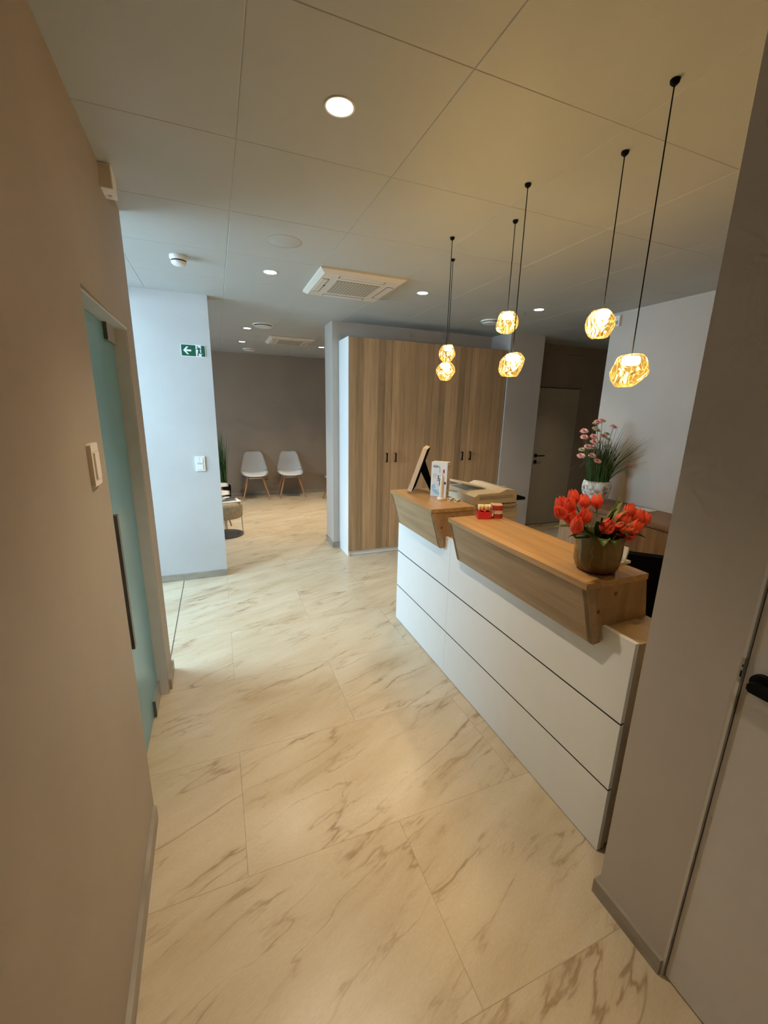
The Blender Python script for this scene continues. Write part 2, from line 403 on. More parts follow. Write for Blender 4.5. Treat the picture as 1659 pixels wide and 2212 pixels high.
def add_tube(bm, pts, rad, seg=8, caps=True):
    pts = [Vector(p) for p in pts]
    rs = rad if isinstance(rad, (list, tuple)) else [rad] * len(pts)
    up = None; rings = []
    for i, p in enumerate(pts):
        d = (pts[min(i + 1, len(pts) - 1)] - pts[max(i - 1, 0)]).normalized()
        if up is None:
            up = Vector((0, 0, 1)) if abs(d.z) < 0.9 else Vector((1, 0, 0))
        s = d.cross(up).normalized(); up = s.cross(d).normalized()
        rings.append([bm.verts.new(p + rs[i] * (math.cos(2 * PI * k / seg) * s + math.sin(2 * PI * k / seg) * up)) for k in range(seg)])
    for a, b in zip(rings, rings[1:]):
        for k in range(seg):
            bm.faces.new((a[k], a[(k + 1) % seg], b[(k + 1) % seg], b[k]))
    if caps:
        bm.faces.new(rings[0][::-1]); bm.faces.new(rings[-1])
    return [v for r in rings for v in r]

def add_grid(bm, fn, nu, nv):
    g = [[bm.verts.new(fn(i / nu, j / nv)) for i in range(nu + 1)] for j in range(nv + 1)]
    fs = []
    for j in range(nv):
        for i in range(nu):
            fs.append(bm.faces.new((g[j][i], g[j][i + 1], g[j + 1][i + 1], g[j + 1][i])))
    return fs

def bevel(bm, w, seg=2, ang=30):
    es = [e for e in bm.edges if len(e.link_faces) == 2 and e.calc_face_angle(0) > R(ang)]
    bmesh.ops.bevel(bm, geom=es, offset=w, segments=seg, affect='EDGES', profile=0.6, clamp_overlap=True)

def xform(bm, mat, verts=None):
    bmesh.ops.transform(bm, matrix=mat, verts=verts if verts is not None else bm.verts[:])

def obj(name, bm, mat, parent=None, smooth=False, loc=None, bev=0.0, normals=True):
    if bev: bevel(bm, bev)
    if normals: bmesh.ops.recalc_face_normals(bm, faces=bm.faces[:])
    me = bpy.data.meshes.new(name); bm.to_mesh(me); bm.free()
    if smooth:
        for p in me.polygons: p.use_smooth = True
        if smooth == 'auto':
            me.set_sharp_from_angle(angle=R(38))
    me.materials.append(M[mat] if isinstance(mat, str) else mat)
    o = bpy.data.objects.new(name, me); COL.objects.link(o)
    if parent is not None: o.parent = parent
    if loc is not None: o.location = loc
    return o

def tag(o, label=None, cat=None, group=None, kind=None):
    if label: o['label'] = label
    if cat: o['category'] = cat
    if group: o['group'] = group
    if kind: o['kind'] = kind
    return o

def thing(name, label, cat, loc=(0, 0, 0), rot=(0, 0, 0), group=None):
    o = bpy.data.objects.new(name, None); COL.objects.link(o)
    o.empty_display_size = 0.05
    o.location = loc; o.rotation_euler = rot
    return tag(o, label, cat, group)

def kids(o): return [c for c in bpy.data.objects if c.parent == o]

def copy_tree(o, parent=None):
    c = o.copy(); COL.objects.link(c)
    c.parent = parent
    for ch in kids(o): copy_tree(ch, c)
    return c

def struct(name, bm, mat, label, parent=None, **kw):
    o = obj(name, bm, mat, parent, **kw)
    o['kind'] = 'structure'
    if parent is None: tag(o, label, name.split('_')[0])
    return o

def text_mesh(txt, size, name, mat, parent, matrix, depth=0.0004, bold=0.0):
    cu = bpy.data.curves.new(name, 'FONT'); cu.body = txt; cu.size = size; cu.extrude = depth; cu.offset = bold
    cu.align_x = 'CENTER'; cu.align_y = 'CENTER'
    to = bpy.data.objects.new('tmp_text', cu); COL.objects.link(to)
    dg = bpy.context.evaluated_depsgraph_get()
    me = bpy.data.meshes.new_from_object(to.evaluated_get(dg))
    bpy.data.objects.remove(to)
    me.name = name
    me.materials.clear(); me.materials.append(M[mat])
    o = bpy.data.objects.new(name, me); COL.objects.link(o)
    o.parent = parent; o.matrix_local = matrix
    return o

# ------------------------------------------------------------------ the shell
CZ = 2.552
def wl(y): return -0.343 - 0.022 * (y - 1.453)        # face of the left wall (it runs a little askew)

bm = nb(); add_box(bm, -4.2, 6.6, -2.4, 8.4, -0.08, 0.0)
struct('floor', bm, 'floor', 'beige veined stone tiles laid half offset over the whole floor')

# ceiling: square panels with bevelled joints
bm = nb()
G = 0.593; c = 0.0030; cy_ = 0.0020; jh = 0.0020
nx0, nx1, ny0, ny1 = -8, 11, -7, 15
for i in range(nx0, nx1):
    for j in range(ny0, ny1):
        x0, x1 = 0.132 + i * G, 0.132 + (i + 1) * G
        y0, y1 = 1.204 + j * G, 1.204 + (j + 1) * G
        top = [bm.verts.new(p) for p in ((x0 + .0002, y0 + .0001, CZ + jh), (x1 - .0002, y0 + .0001, CZ + jh), (x1 - .0002, y1 - .0001, CZ + jh), (x0 + .0002, y1 - .0001, CZ + jh))]
        low = [bm.verts.new(p) for p in ((x0 + c, y0 + cy_, CZ), (x1 - c, y0 + cy_, CZ), (x1 - c, y1 - cy_, CZ), (x0 + c, y1 - cy_, CZ))]
        bm.faces.new(low[::-1])
        for k in range(4):
            bm.faces.new((low[k], low[(k + 1) % 4], top[(k + 1) % 4], top[k]))
add_box(bm, 0.132 + nx0 * G, 0.132 + nx1 * G, 1.204 + ny0 * G, 1.204 + ny1 * G, CZ + jh, CZ + .06)
struct('ceiling', bm, 'ceiling', 'pale grey square ceiling panels with fine bevelled joints', normals=False)

def wall(name, polys, mat, label, z0=0.0, z1=CZ + .003):
    bm = nb()
    for p in polys: add_prism(bm, p, z0, z1)
    return struct(name, bm, mat, label)

# left wall with the glass door opening
bm = nb()
add_prism(bm, [(wl(1.585), 1.585), (-0.50, 1.585), (-0.50, -2.2), (wl(-2.2), -2.2)], 0, CZ + .003)
add_prism(bm, [(wl(2.39), 2.39), (wl(2.62), 2.62), (-0.95, 2.62), (-0.95, 2.39)], 0, CZ + .003)
add_prism(bm, [(wl(1.585), 1.585), (wl(2.39), 2.39), (-0.50, 2.39), (-0.50, 1.585)], 1.985, CZ + .003)
struct('wall_left', bm, 'plaster_left', 'beige plastered corridor wall around the glass door')
bm = nb(); add_box(bm, -.498, wl(2.39) - .002, 2.382, 2.3895, 0, 1.9845); add_box(bm, -.498, wl(2.0) - .004, 1.586, 2.382, 1.977, 1.9845)  # thin sheets added over the jamb, coloured as if daylight fell there
struct('trim_3', bm, 'reveal', 'added lining of the glass door recess, daylight put into its colour')
wall('wall_side_room', [[(-1.7, 1.0), (-1.6, 1.0), (-1.6, 2.39), (-1.7, 2.39)], [(-1.7, 0.9), (-0.5, 0.9), (-0.5, 1.0), (-1.7, 1.0)], [(-1.7, 2.39), (-0.95, 2.39), (-0.95, 2.49), (-1.7, 2.49)]],
     'plaster_pale', 'wall of the room behind the frosted glass door')
wall('wall_pillar', [[(-1.05, 4.134), (0, 4.134), (0, 4.30), (-1.05, 4.30)]], 'plaster_pale', 'pale plastered wall end carrying the exit sign')
WY0, WY1, WZ0, WZ1 = 4.5, 7.3, .95, 2.10
bm = nb()
for y0, y1 in ((WY0, WY0 + .05), ((WY0 + WY1) / 2 - .025, (WY0 + WY1) / 2 + .025), (WY1 - .05, WY1)): add_box(bm, -2.37, -2.31, y0, y1, WZ0, WZ1)
add_box(bm, -2.37, -2.31, WY0, WY1, WZ0, WZ0 + .05); add_box(bm, -2.37, -2.31, WY0, WY1, WZ1 - .05, WZ1)
w2 = struct('window_2', bm, 'alu', 'window lighting the waiting area from the left')
for a_, b_ in ((WY0 + .05, (WY0 + WY1) / 2 - .025), ((WY0 + WY1) / 2 + .025, WY1 - .05)):
    bm = nb(); add_box(bm, -2.344, -2.336, a_, b_, WZ0 + .05, WZ1 - .05); obj('pane', bm, 'pane', w2)
wp_ = [(-2.4, WY0), (-2.3, WY0), (-2.3, WY1), (-2.4, WY1)]
bm = nb(); add_prism(bm, wp_, 0, WZ0); add_prism(bm, wp_, WZ1, CZ + .003)
struct('wall_waiting_window', bm, 'plaster_taupe', 'wall above and below the waiting area window')
wall('wall_waiting_left', [[(-2.4, 4.25), (-2.3, 4.25), (-2.3, 4.5), (-2.4, 4.5)], [(-2.4, 7.3), (-2.3, 7.3), (-2.3, 8.06), (-2.4, 8.06)], [(-2.4, 4.2), (-1.05, 4.2), (-1.05, 4.30), (-2.4, 4.30)]], 'plaster_taupe', 'left wall of the waiting area')
wall('wall_back', [[(-2.4, 8.06), (2.9, 8.06), (2.9, 8.16), (-2.4, 8.16)]], 'plaster_taupe', 'taupe back wall behind the two white chairs')
wall('wall_waiting_right', [[(2.8, 4.96), (2.9, 4.96), (2.9, 8.06), (2.8, 8.06)]], 'plaster_taupe', 'right wall of the waiting area')
wall('wall_column', [[(1.225, 4.632), (3.80, 4.632), (3.80, 4.96), (1.225, 4.96)]], 'plaster', 'grey wall stub beside and behind the oak wardrobes')
wall('wall_wardrobe_side', [[(3.285, 4.262), (3.79, 4.262), (3.79, 4.632), (3.285, 4.632)]], 'plaster', 'grey wall between the wardrobes and the far door')
wall('wall_far', [[(3.80, 4.745), (6.4, 4.745), (6.4, 4.845), (3.80, 4.845)]], 'plaster_taupe', 'dim corridor wall around the far door')
wall('wall_corridor_end', [[(6.3, 3.08), (6.4, 3.08), (6.4, 4.745), (6.3, 4.745)]], 'plaster_taupe', 'end wall of the dim side corridor')
bm = nb(); add_prism(bm, [(3.79, 4.70), (6.3, 4.70), (6.3, 4.745), (3.79, 4.745)], 2.448, CZ)
struct('trim_1', bm, 'plaster_taupe', 'shallow boxed ledge under the ceiling above the far door')
wall('wall_desk', [[(3.5, 0.715), (6.4, 0.715), (6.4, 3.08), (3.5, 3.08)]], 'plaster', 'grey wall behind the sideboard')
wall('wall_right', [[(1.135, .715), (3.6, .715), (3.6, -2.2), (1.135, -2.2), (1.135, -.46), (1.20, -.46), (1.20, .487), (1.135, .487)]],
     'plaster', 'grey wall end close on the right beside the near door')
bm = nb(); add_box(bm, 1.136, 1.20, -.46, .487, 2.12, CZ)
struct('wall_right_header', bm, 'plaster', 'wall above the near right door')
wall('wall_rear', [[(-.6, -2.3), (1.3, -2.3), (1.3, -2.2), (-.6, -2.2)]], 'plaster', 'wall at the rear end of the corridor')

# glazed entrance on the left, beyond the wall end
bm = nb()
for y0, y1 in ((2.62, 2.67), (3.36, 3.40), (4.085, 4.134)): add_box(bm, -.93, -.87, y0, y1, 0, CZ)
add_box(bm, -.93, -.87, 2.62, 4.134, 0, .06); add_box(bm, -.93, -.87, 2.62, 4.134, 2.48, CZ)
w1 = struct('window_1', bm, 'alu', 'tall glazed entrance letting daylight in on the left')
bm = nb(); add_box(bm, -.904, -.896, 2.67, 3.36, .06, 2.48); obj('pane', bm, 'pane', w1)
bm = nb(); add_box(bm, -.904, -.896, 3.40, 4.085, .06, 2.48); obj('pane', bm, 'pane', w1)
bm = nb(); add_box(bm, -.395, -.389, 2.66, 4.13, -.002, .0012)
struct('trim_2', bm, 'dark_metal', 'thin metal threshold strip in the floor by the entrance')

# skirtings
SK = 0.068
def skirt(name, poly, label, h=SK):
    bm = nb(); add_prism(bm, poly, 0, h)
    struct(name, bm, 'skirting', label, bev=0.002)
skirt('baseboard_left', [(wl(1.56), 1.56), (wl(1.56) + .014, 1.56), (wl(-2.1) + .014, -2.1), (wl(-2.1), -2.1)], 'stone skirting along the near left wall')
skirt('baseboard_left_end', [(wl(2.42), 2.42), (wl(2.42) + .012, 2.42), (wl(2.62) + .012, 2.634), (-.8, 2.634), (-.8, 2.62), (wl(2.62), 2.62)], 'stone skirting round the left wall end by the glass door')
skirt('baseboard_pillar', [(-.87, 4.134), (-.87, 4.122), (.001, 4.122), (.001, 4.134)], 'stone skirting under the exit sign wall')
skirt('baseboard_column', [(1.225, 4.96), (1.210, 4.96), (1.210, 4.618), (1.296, 4.618), (1.296, 4.632), (1.225, 4.632)], 'stone skirting round the wall stub beside the wardrobe')
skirt('baseboard_back', [(-2.3, 8.06), (-2.3, 8.048), (2.8, 8.048), (2.8, 8.06)], 'stone skirting along the waiting area back wall', .07)
skirt('baseboard_right', [(1.135, .487), (1.122, .487), (1.122, .728), (1.3, .728), (1.3, .715), (1.135, .715)], 'grey stone skirting under the near right wall', .058)

# ------------------------------------------------------------------ doors
# frosted glass door in the left wall
d1 = thing('door_1', 'frosted teal glass door standing back in the left wall', 'door', (-.425, 2.40, 0))
d1['kind'] = 'structure'
bm = nb(); add_box(bm, -.005, .005, -.79, -.012, .008, 1.975); obj('glass_panel', bm, 'teal', d1, bev=.001)
bm = nb(); add_box(bm, -.0056, .0056, -.012, -.010, .008, 1.975); tag(obj('glass_edge', bm, 'teal_edge', d1), 'pale green polished edge')
for nm, z0, z1 in (('top_patch_fitting', 1.905, 1.983), ('bottom_patch_fitting', .003, .098)):
    bm = nb(); add_box(bm, -.018, .018, -.20, -.004, z0, z1); o = obj(nm, bm, 'fitting', d1, bev=.003)
    bm = nb(); add_box(bm, -.012, .0195, -.206, -.2005, z0 + .004, z1 - .004); obj('fitting_cover', bm, 'dark_metal', o, bev=.002)
bm = nb(); add_box(bm, .046, .062, -.682, -.656, .69, 1.240); o = obj('door_handle', bm, 'dark_metal', d1, bev=.003)
bm = nb()
for z in (.75, 1.165): add_tube(bm, [(.004, -.669, z), (.048, -.669, z)], .007, 10)
obj('handle_stud', bm, 'dark_metal', o)

# near right door
d2 = thing('door_2', 'grey flush door with black lever close on the right', 'door', (1.135, .487, 0))
d2['kind'] = 'structure'
bm = nb(); add_box(bm, .006, .046, -.93, -.0098, .006, 2.11); obj('door_leaf', bm, 'door_paint', d2, bev=.0015)
bm = nb(); add_box(bm, -.004, .022, -.007, .0, 0, 2.12); obj('frame_strip', bm, 'alu', d2, bev=.003)
bm = nb(); add_box(bm, .010, .04, -.0098, -.0072, 0, 2.12); obj('rebate', bm, 'gap', d2)
bm = nb(); add_box(bm, -.0055, .004, -.0072, -.001, 1.02, 1.085); sp = obj('strike_plate', bm, 'steel', d2, bev=.001)
bm = nb(); add_box(bm, -.0062, -.0053, -.0071, -.004, 1.035, 1.052); add_box(bm, -.0062, -.0053, -.0065, -.0045, 1.062, 1.068); obj('latch_hole', bm, 'black', sp)
bm = nb()
add_lathe(bm, [(0, 0), (.026, 0), (.026, .008), (.024, .010), (0, .010)], 28)
xform(bm, Matrix.Translation((.0058, -.048, 1.037)) @ Matrix.Rotation(-PI / 2, 4, 'Y'))
ro = obj('handle_rosette', bm, 'black', d2, smooth='auto')
bm = nb()
add_tube(bm, [(.004, -.048, 1.037), (-.026, -.048, 1.037)], .010, 14)
add_prism(bm, [(-.185, 1.025), (-.040, 1.025), (-.034, 1.031), (-.034, 1.043), (-.040, 1.049), (-.185, 1.049)], -.036, -.018, 'x')
obj('door_handle', bm, 'black', d2, bev=.004)

# far door
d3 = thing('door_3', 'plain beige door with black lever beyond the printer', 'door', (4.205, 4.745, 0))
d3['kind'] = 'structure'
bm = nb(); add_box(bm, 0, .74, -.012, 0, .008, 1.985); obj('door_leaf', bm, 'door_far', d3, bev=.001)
bm = nb(); add_box(bm, -.01, .75, -.014, -.001, 1.987, 1.996); add_box(bm, -.012, .752, -.013, -.001, 0, .008); obj('gap_line', bm, 'gap', d3)
bm = nb()
for z in (1.045, .955): add_lathe(bm, [(0, 0), (.026, 0), (.026, .009), (0, .009)], 20, (0, 0, 0)); xform(bm, Matrix.Translation((.055, -.012, z)) @ Matrix.Rotation(PI / 2, 4, 'X'), bm.verts[-82:] if False else [v for v in bm.verts if abs(v.co.z) < .0095 and v.co.y > -.03 and abs(v.co.x) < .03])
obj('rosette', bm, 'black', d3, smooth='auto')
bm = nb(); add_tube(bm, [(.055, -.02, 1.045), (.055, -.055, 1.045), (.062, -.06, 1.045), (.175, -.06, 1.045)], .009, 10)
obj('door_handle', bm, 'black', d3, smooth=True)

# ------------------------------------------------------------------ reception desk
DX = 1.251
desk = thing('reception_desk', 'white panelled reception desk with two raised oak counters', 'desk', (DX, 1.80, 0))
Y0, YS, Y1 = .822 - 1.80, 2.015 - 1.80, 2.782 - 1.80
for za, zb in ((.004, .2865), (.2945, .5735), (.5815, .897)):
    for ya, yb in ((Y0, YS - .0008), (YS + .0008, Y1)):
        bm = nb(); add_box(bm, 0, .018, ya, yb, za, zb); obj('front_panel', bm, 'white', desk, bev=.0008)
for za, zb in ((.2866, .2944), (.5736, .5814)):
    bm = nb(); add_box(bm, .0012, .0118, Y0 + .0005, Y1 - .0005, za, zb); tag(obj('joint_strip', bm, 'gap', desk), 'dark strip between the white panels')
bm = nb(); add_box(bm, .012, .03, Y0 + .002, Y1 - .002, .01, .88); tag(obj('backing_panel', bm, 'gap', desk), 'dark backing showing in the joints')
bm = nb(); add_box(bm, .0185, .036, Y0, Y0 + .02, .004, .8735); tag(obj('edge_strip', bm, 'edge_grey', desk, bev=.001), 'grey edge strip at the near corner')
bm = nb(); add_box(bm, .036, .46, Y0 + .002, Y0 + .022, .02, .874); obj('side_panel', bm, 'beige', desk, bev=.001)
bm = nb(); add_box(bm, .036, .46, Y1 - .022, Y1 - .002, .02, .874); obj('side_panel', bm, 'white', desk, bev=.001)
bm = nb(); add_box(bm, .0185, .238, Y0, Y1, .874, .892); obj('ledge', bm, 'beige', desk, bev=.001)
bm = nb(); add_prism(bm, [(.257, Y0 + .03), (.47, Y0 + .03), (.47, .32), (.87, .32), (.87, Y1), (.257, Y1)], .70, .74); obj('work_surface', bm, 'beige', desk, bev=.002)
bm = nb(); add_box(bm, .238, .256, Y0 + .03, Y1, .02, .88); obj('modesty_panel', bm, 'white', desk)
for ya, yb, xb in ((Y0 + .03, Y0 + .05, .45), (Y1 - .02, Y1, .84)):
    bm = nb(); add_box(bm, .257, xb, ya, yb, .0, .70); obj('end_support', bm, 'white', desk)

def raised_counter(ya, yb):
    ya -= 1.80; yb -= 1.80
    ft = (1.149 - DX, 1.052); fb = (1.216 - DX, .826)
    inner_b = (1.2495 - DX, .830); inner_w = (1.2495 - DX, .8935); back_b = (1.478 - DX, .8935); back_t = (1.444 - DX, 1.052)
    bm = nb()
    body = [ft, fb, inner_b, inner_w, back_b, back_t]
    add_prism(bm, body, ya + .002, ya + .024, 'y')
    o = obj('raised_counter', bm, 'oak_end', desk, bev=.0008)
    bm = nb(); add_prism(bm, body, yb - .024, yb - .002, 'y'); obj('end_board', bm, 'oak_end', o, bev=.0008)
    bm = nb(); add_prism(bm, [ft, fb, inner_b, (ft[0] + .03, 1.052)], ya, yb, 'y'); obj('slanted_front', bm, 'oak_front', o, bev=.0008)
    bm = nb(); add_prism(bm, [(back_t[0] - .02, 1.052), back_t, back_b, (back_b[0] - .02, .8935)], ya + .024, yb - .024, 'y'); obj('rear_board', bm, 'oak_front', o)
    bm = nb(); add_box(bm, 1.141 - DX, 1.446 - DX, ya - .001, yb + .001, 1.0525, 1.075); obj('counter_top', bm, 'oak', o, bev=.0012)
    for x, z in ((1.292 - DX, 1.017), (1.219 - DX, .957)):
        bm = nb(); add_lathe(bm, [(0, 0), (.0075, 0), (.0075, .0012), (0, .0012)], 16)
        xform(bm, Matrix.Translation((x, ya + .002, z)) @ Matrix.Rotation(PI / 2, 4, 'X'))
        tag(obj('screw_cap', bm, 'screw', o), 'red brown screw cap')
raised_counter(.952, 1.882)
raised_counter(2.078, 2.705)

# ------------------------------------------------------------------ wardrobes
def wardrobe(x0, label, hx, last=False):
    W = .9875
    t = thing('wardrobe', label, 'wardrobe', (x0, 4.278, 0), group='oak wardrobes along the grey wall')
    bm = nb(); add_box(bm, 0, .018, .019 if last else .0, .35, 0, 2.354); obj('side_panel', bm, 'white', t, bev=.001)
    bm = nb(); add_box(bm, W - .018, W - .0005, .0 if last else .019, .35, 0, 2.354); obj('side_panel', bm, 'white', t, bev=.001)
    bm = nb(); add_box(bm, .018, W - .018, .012, .35, 2.336, 2.354); obj('top_panel', bm, 'white', t)
    bm = nb(); add_box(bm, .018, W - .018, .012, .03, 0.004, .055); obj('plinth', bm, 'white', t)
    bm = nb(); add_box(bm, .018, W - .018, .335, .349, .055, 2.336); obj('back_panel', bm, 'white', t)
    for i in (0, 1):
        a = ((.001 if last else .006) if i == 0 else W / 2 + .0015); b = (W / 2 - .0015 if i == 0 else (W - .006 if last else W - .0005))
        bm = nb(); add_box(bm, a, b, -.003, .017, .058, 2.351); d = obj('door', bm, 'oak_planks', t, bev=.001)
        h = hx[i] - x0
        bm = nb()
        add_box(bm, h - .006, h + .006, -.036, -.026, 1.072, 1.172)
        add_box(bm, h - .006, h + .006, -.030, -.002, 1.162, 1.172); add_box(bm, h - .006, h + .006, -.030, -.002, 1.072, 1.082)
        tag(obj('handle', bm, 'black', d, bev=.001), 'black bow handle')
    return t
wardrobe(1.298, 'left oak door wardrobe with a white side, next to the wall stub', (1.742, 1.849))
wardrobe(2.286, 'right oak door wardrobe, behind the printer', (2.718, 2.830), True)

# ------------------------------------------------------------------ sideboard
sb = thing('sideboard', 'brown oak sideboard under the pink flowers against the grey wall', 'sideboard', (3.05, 2.0, 0))
bm = nb(); add_box(bm, -.012, .448, -1.22, .975, .808, .847); obj('top_board', bm, 'oak_board_top', sb, bev=.0015)
bm = nb(); add_box(bm, .018, .446, -1.2, .95, .08, .8075); obj('carcass', bm, 'oak_board', sb)
bm = nb(); add_box(bm, .04, .44, -1.2, .93, .0, .08); obj('plinth', bm, 'black', sb)
for k in range(4):
    ya = -1.2 + k * .5395
    bm = nb(); add_box(bm, -.002, .017, ya + .002, ya + .5375, .085, .800); d = obj('door', bm, 'oak_board', sb, bev=.001)
    hy = ya + (.47 if k % 2 == 0 else .07)
    bm = nb(); add_box(bm, -.016, -.0025, hy - .004, hy + .004, .70, .775); obj('handle', bm, 'black', d, bev=.001)

# ------------------------------------------------------------------ ceiling things
def downlight(x, y, label, see=True):
    t = thing('downlight', label, 'ceiling light', (x, y, CZ), group='recessed downlights')
    bm = nb(); add_lathe(bm, [(.0395, -.001), (.047, -.0035), (.049, -.001), (.049, -.0002), (.0395, -.0002)], 40, close=True)
    obj('trim_ring', bm, 'white_plastic', t, smooth=True)
    bm = nb(); add_lathe(bm, [(.0395, -.0012), (.03, -.0022), (0, -.0026)], 40); obj('lens', bm, 'lens', t, smooth=True, normals=False)
    return t
DL = [((.425, 1.495), 'large lit downlight nearest the viewer, high above the floor'),
      ((.423, 3.257), 'lit downlight between the round ceiling hatch and the exit sign'),
      ((1.605, 3.249), 'lit downlight just right of the big air conditioner'),
      ((2.792, 3.262), 'lit downlight right of the wardrobes among the pendant lamps'),
      ((.424, 5.554), 'lit downlight left of the round vent in the waiting area'),
      ((.430, 6.697), 'lit downlight left of the farther air conditioner, near the rear vent'),
      ((1.582, 6.637), 'lit downlight right of the farther air conditioner, beside the wall stub')]
for p, lab in DL: downlight(*p, lab)

def cassette(x0, x1, y0, y1, label):
    cx, cy = (x0 + x1) / 2, (y0 + y1) / 2; a, b = (x1 - x0) / 2, (y1 - y0) / 2
    t = thing('air_conditioner', label, 'air conditioner', (cx, cy, CZ), group='ceiling cassette air conditioners')
    bm = nb()
    v0 = [bm.verts.new((sx * a, sy * b, 0)) for sx, sy in ((-1, -1), (1, -1), (1, 1), (-1, 1))]
    v1 = [bm.verts.new((sx * a, sy * b, -.012)) for sx, sy in ((-1, -1), (1, -1), (1, 1), (-1, 1))]
    v2 = [bm.verts.new((sx * (a - .03), sy * (b - .03), -.032)) for sx, sy in ((-1, -1), (1, -1), (1, 1), (-1, 1))]
    for p, q in ((v0, v1), (v1, v2)):
        for i in range(4): bm.faces.new((p[i], p[(i + 1) % 4], q[(i + 1) % 4], q[i]))
    bm.faces.new(v2); bm.faces.new(v0[::-1])
    obj('housing', bm, 'ac_white', t, bev=.002)
    g = .165
    bm = nb(); add_box(bm, -g, g, -g, g, -.0345, -.0315); obj('intake_grille', bm, 'grille', t)
    for k in range(4):
        mt = Matrix.Rotation(k * PI / 2, 4, 'Z')
        bm = nb(); add_box(bm, -.165, .165, -b + .052, -b + .098, -.0335, -.0312)
        xform(bm, mt); f = obj('air_flap', bm, 'ac_white', t, bev=.001)
        bm = nb(); add_box(bm, -.169, .169, -b + .098, -b + .1015, -.0336, -.0312); add_box(bm, -.1695, -.1655, -b + .052, -b + .1015, -.0338, -.0312); add_box(bm, .1655, .1695, -b + .052, -b + .1015, -.0338, -.0312)
        xform(bm, mt); obj('slot', bm, 'gap', f)
    bm = nb(); add_box(bm, -.225, -.21, -.012, .006, -.0336, -.0315); obj('indicator_window', bm, 'gap', t)
    return t
cassette(.715, 1.338, 2.965, 3.605, 'large square ceiling air conditioner nearest the pendant lamps')
cassette(.735, 1.33, 5.90, 6.52, 'smaller looking ceiling air conditioner farther back over the waiting area')

def round_vent(x, y, r, label):
    t = thing('ceiling_vent', label, 'vent', (x, y, CZ), group='round ceiling vents')
    bm = nb(); add_lathe(bm, [(r * .80, 0), (r * .82, -.006), (r * .97, -.014), (r, -.006), (r, 0)], 40); obj('ring', bm, 'vent_white', t, smooth=True)
    bm = nb(); add_lathe(bm, [(r * .76, -.030), (r * .80, -.026), (r * .76, -.016), (0, -.016)], 40); add_lathe(bm, [(r * .76, -.030), (0, -.034)], 40); obj('disc', bm, 'vent_white', t, smooth='auto')
    bm = nb(); add_lathe(bm, [(r * .73, -.001), (0, -.001)], 40); obj('throat', bm, 'gap', t)
round_vent(.575, 5.225, .118, 'round white ceiling vent in front of the farther air conditioner')
round_vent(.581, 7.45, .105, 'round ceiling vent at the rear against the taupe wall')
round_vent(2.70, 3.86, .10, 'round ceiling vent half hidden behind a pendant lamp near the wardrobes')

t = thing('ceiling_hatch', 'flush round hatch in the ceiling in front of the smoke detector', 'hatch', (.43, 2.66, CZ))
bm = nb(); add_lathe(bm, [(.0955, -.0002), (.0955, -.0006), (.0945, -.0009), (0, -.0009)], 48); obj('cover', bm, 'ceiling', t, smooth='auto')
bm = nb(); add_lathe(bm, [(.0968, -.0003), (.0968, -.0012), (.0957, -.0012), (.0957, -.0003)], 48, close=True); obj('rim', bm, 'print_grey', t)

t = thing('smoke_detector', 'white round smoke detector on the ceiling near the exit sign wall', 'smoke detector', (-.150, 3.19, CZ))
bm = nb(); add_lathe(bm, [(.052, 0), (.053, -.012), (.050, -.020)], 36); add_lathe(bm, [(.050, -.020), (.045, -.026)], 36); obj('base', bm, 'white_plastic', t, smooth='auto')
bm = nb(); add_lathe(bm, [(.044, -.026), (.044, -.034)], 36); obj('sensor_slot', bm, 'gap', t, smooth=True)
bm = nb(); add_lathe(bm, [(.045, -.034), (.043, -.044), (.034, -.052), (0, -.055)], 36); obj('cap', bm, 'white_plastic', t, smooth='auto')

# white alarm box high on the left wall
t = thing('wall_alarm', 'small white box high on the left wall under the ceiling', 'alarm', (wl(2.2175), 2.2175, 2.5085), (0, 0, R(1.26)))
bm = nb(); add_box(bm, 0, .042, -.0525, .0525, -.042, .042); obj('housing', bm, 'white_plastic', t, bev=.003)
bm = nb(); add_box(bm, .004, .038, -.0535, -.0522, -.038, .038); obj('end_cap', bm, 'ac_white', t)
bm = nb(); add_lathe(bm, [(0, 0), (.005, 0), (.005, .0015), (0, .0015)], 12)
xform(bm, Matrix.Translation((.022, .015, -.0435))); obj('indicator', bm, 'print_grey', t)

t = thing('wall_sensor', 'small white box on the grey wall corner behind a pendant lamp', 'sensor', (3.5, 3.0, 2.475))
bm = nb(); add_box(bm, -.03, 0, -.025, .025, -.045, .045); obj('housing', bm, 'white_plastic', t, bev=.003)
bm = nb(); add_box(bm, -.033, -.0295, -.014, .014, -.03, .0); obj('sensor_window', bm, 'print_grey', t)

# ------------------------------------------------------------------ pendants
def rock(seed, rx, rz, flat):
    rnd = random.Random(seed)
    planes = []
    for i in range(15):
        u = rnd.uniform(-.75, .75); a = rnd.uniform(0, 2 * PI); s = math.sqrt(1 - u * u)
        planes.append((Vector((s * math.cos(a), s * math.sin(a), u)), rnd.uniform(.86, 1.04)))
    planes.append((Vector((0, 0, 1)), flat)); planes.append((Vector((0, 0, -1)), .90))
    bm = nb(); bmesh.ops.create_icosphere(bm, subdivisions=5, radius=1)
    off = Vector((seed * 3.1, seed * 1.7, 0))
    for v in bm.verts:
        n = v.co.normalized()
        s = 0
        for pn, d in planes:
            q = n.dot(pn) / d
            if q > 0: s += q ** 14
        r = 1 / max(s, 1e-6) ** (1 / 14)
        r = min(r, 1.12)
        r *= 1 + .028 * noise.noise(n * 4.5 + off) + .012 * noise.noise(n * 10 + off)
        v.co = Vector((n.x * r * rx, n.y * r * rx, n.z * r * rz))
    return bm
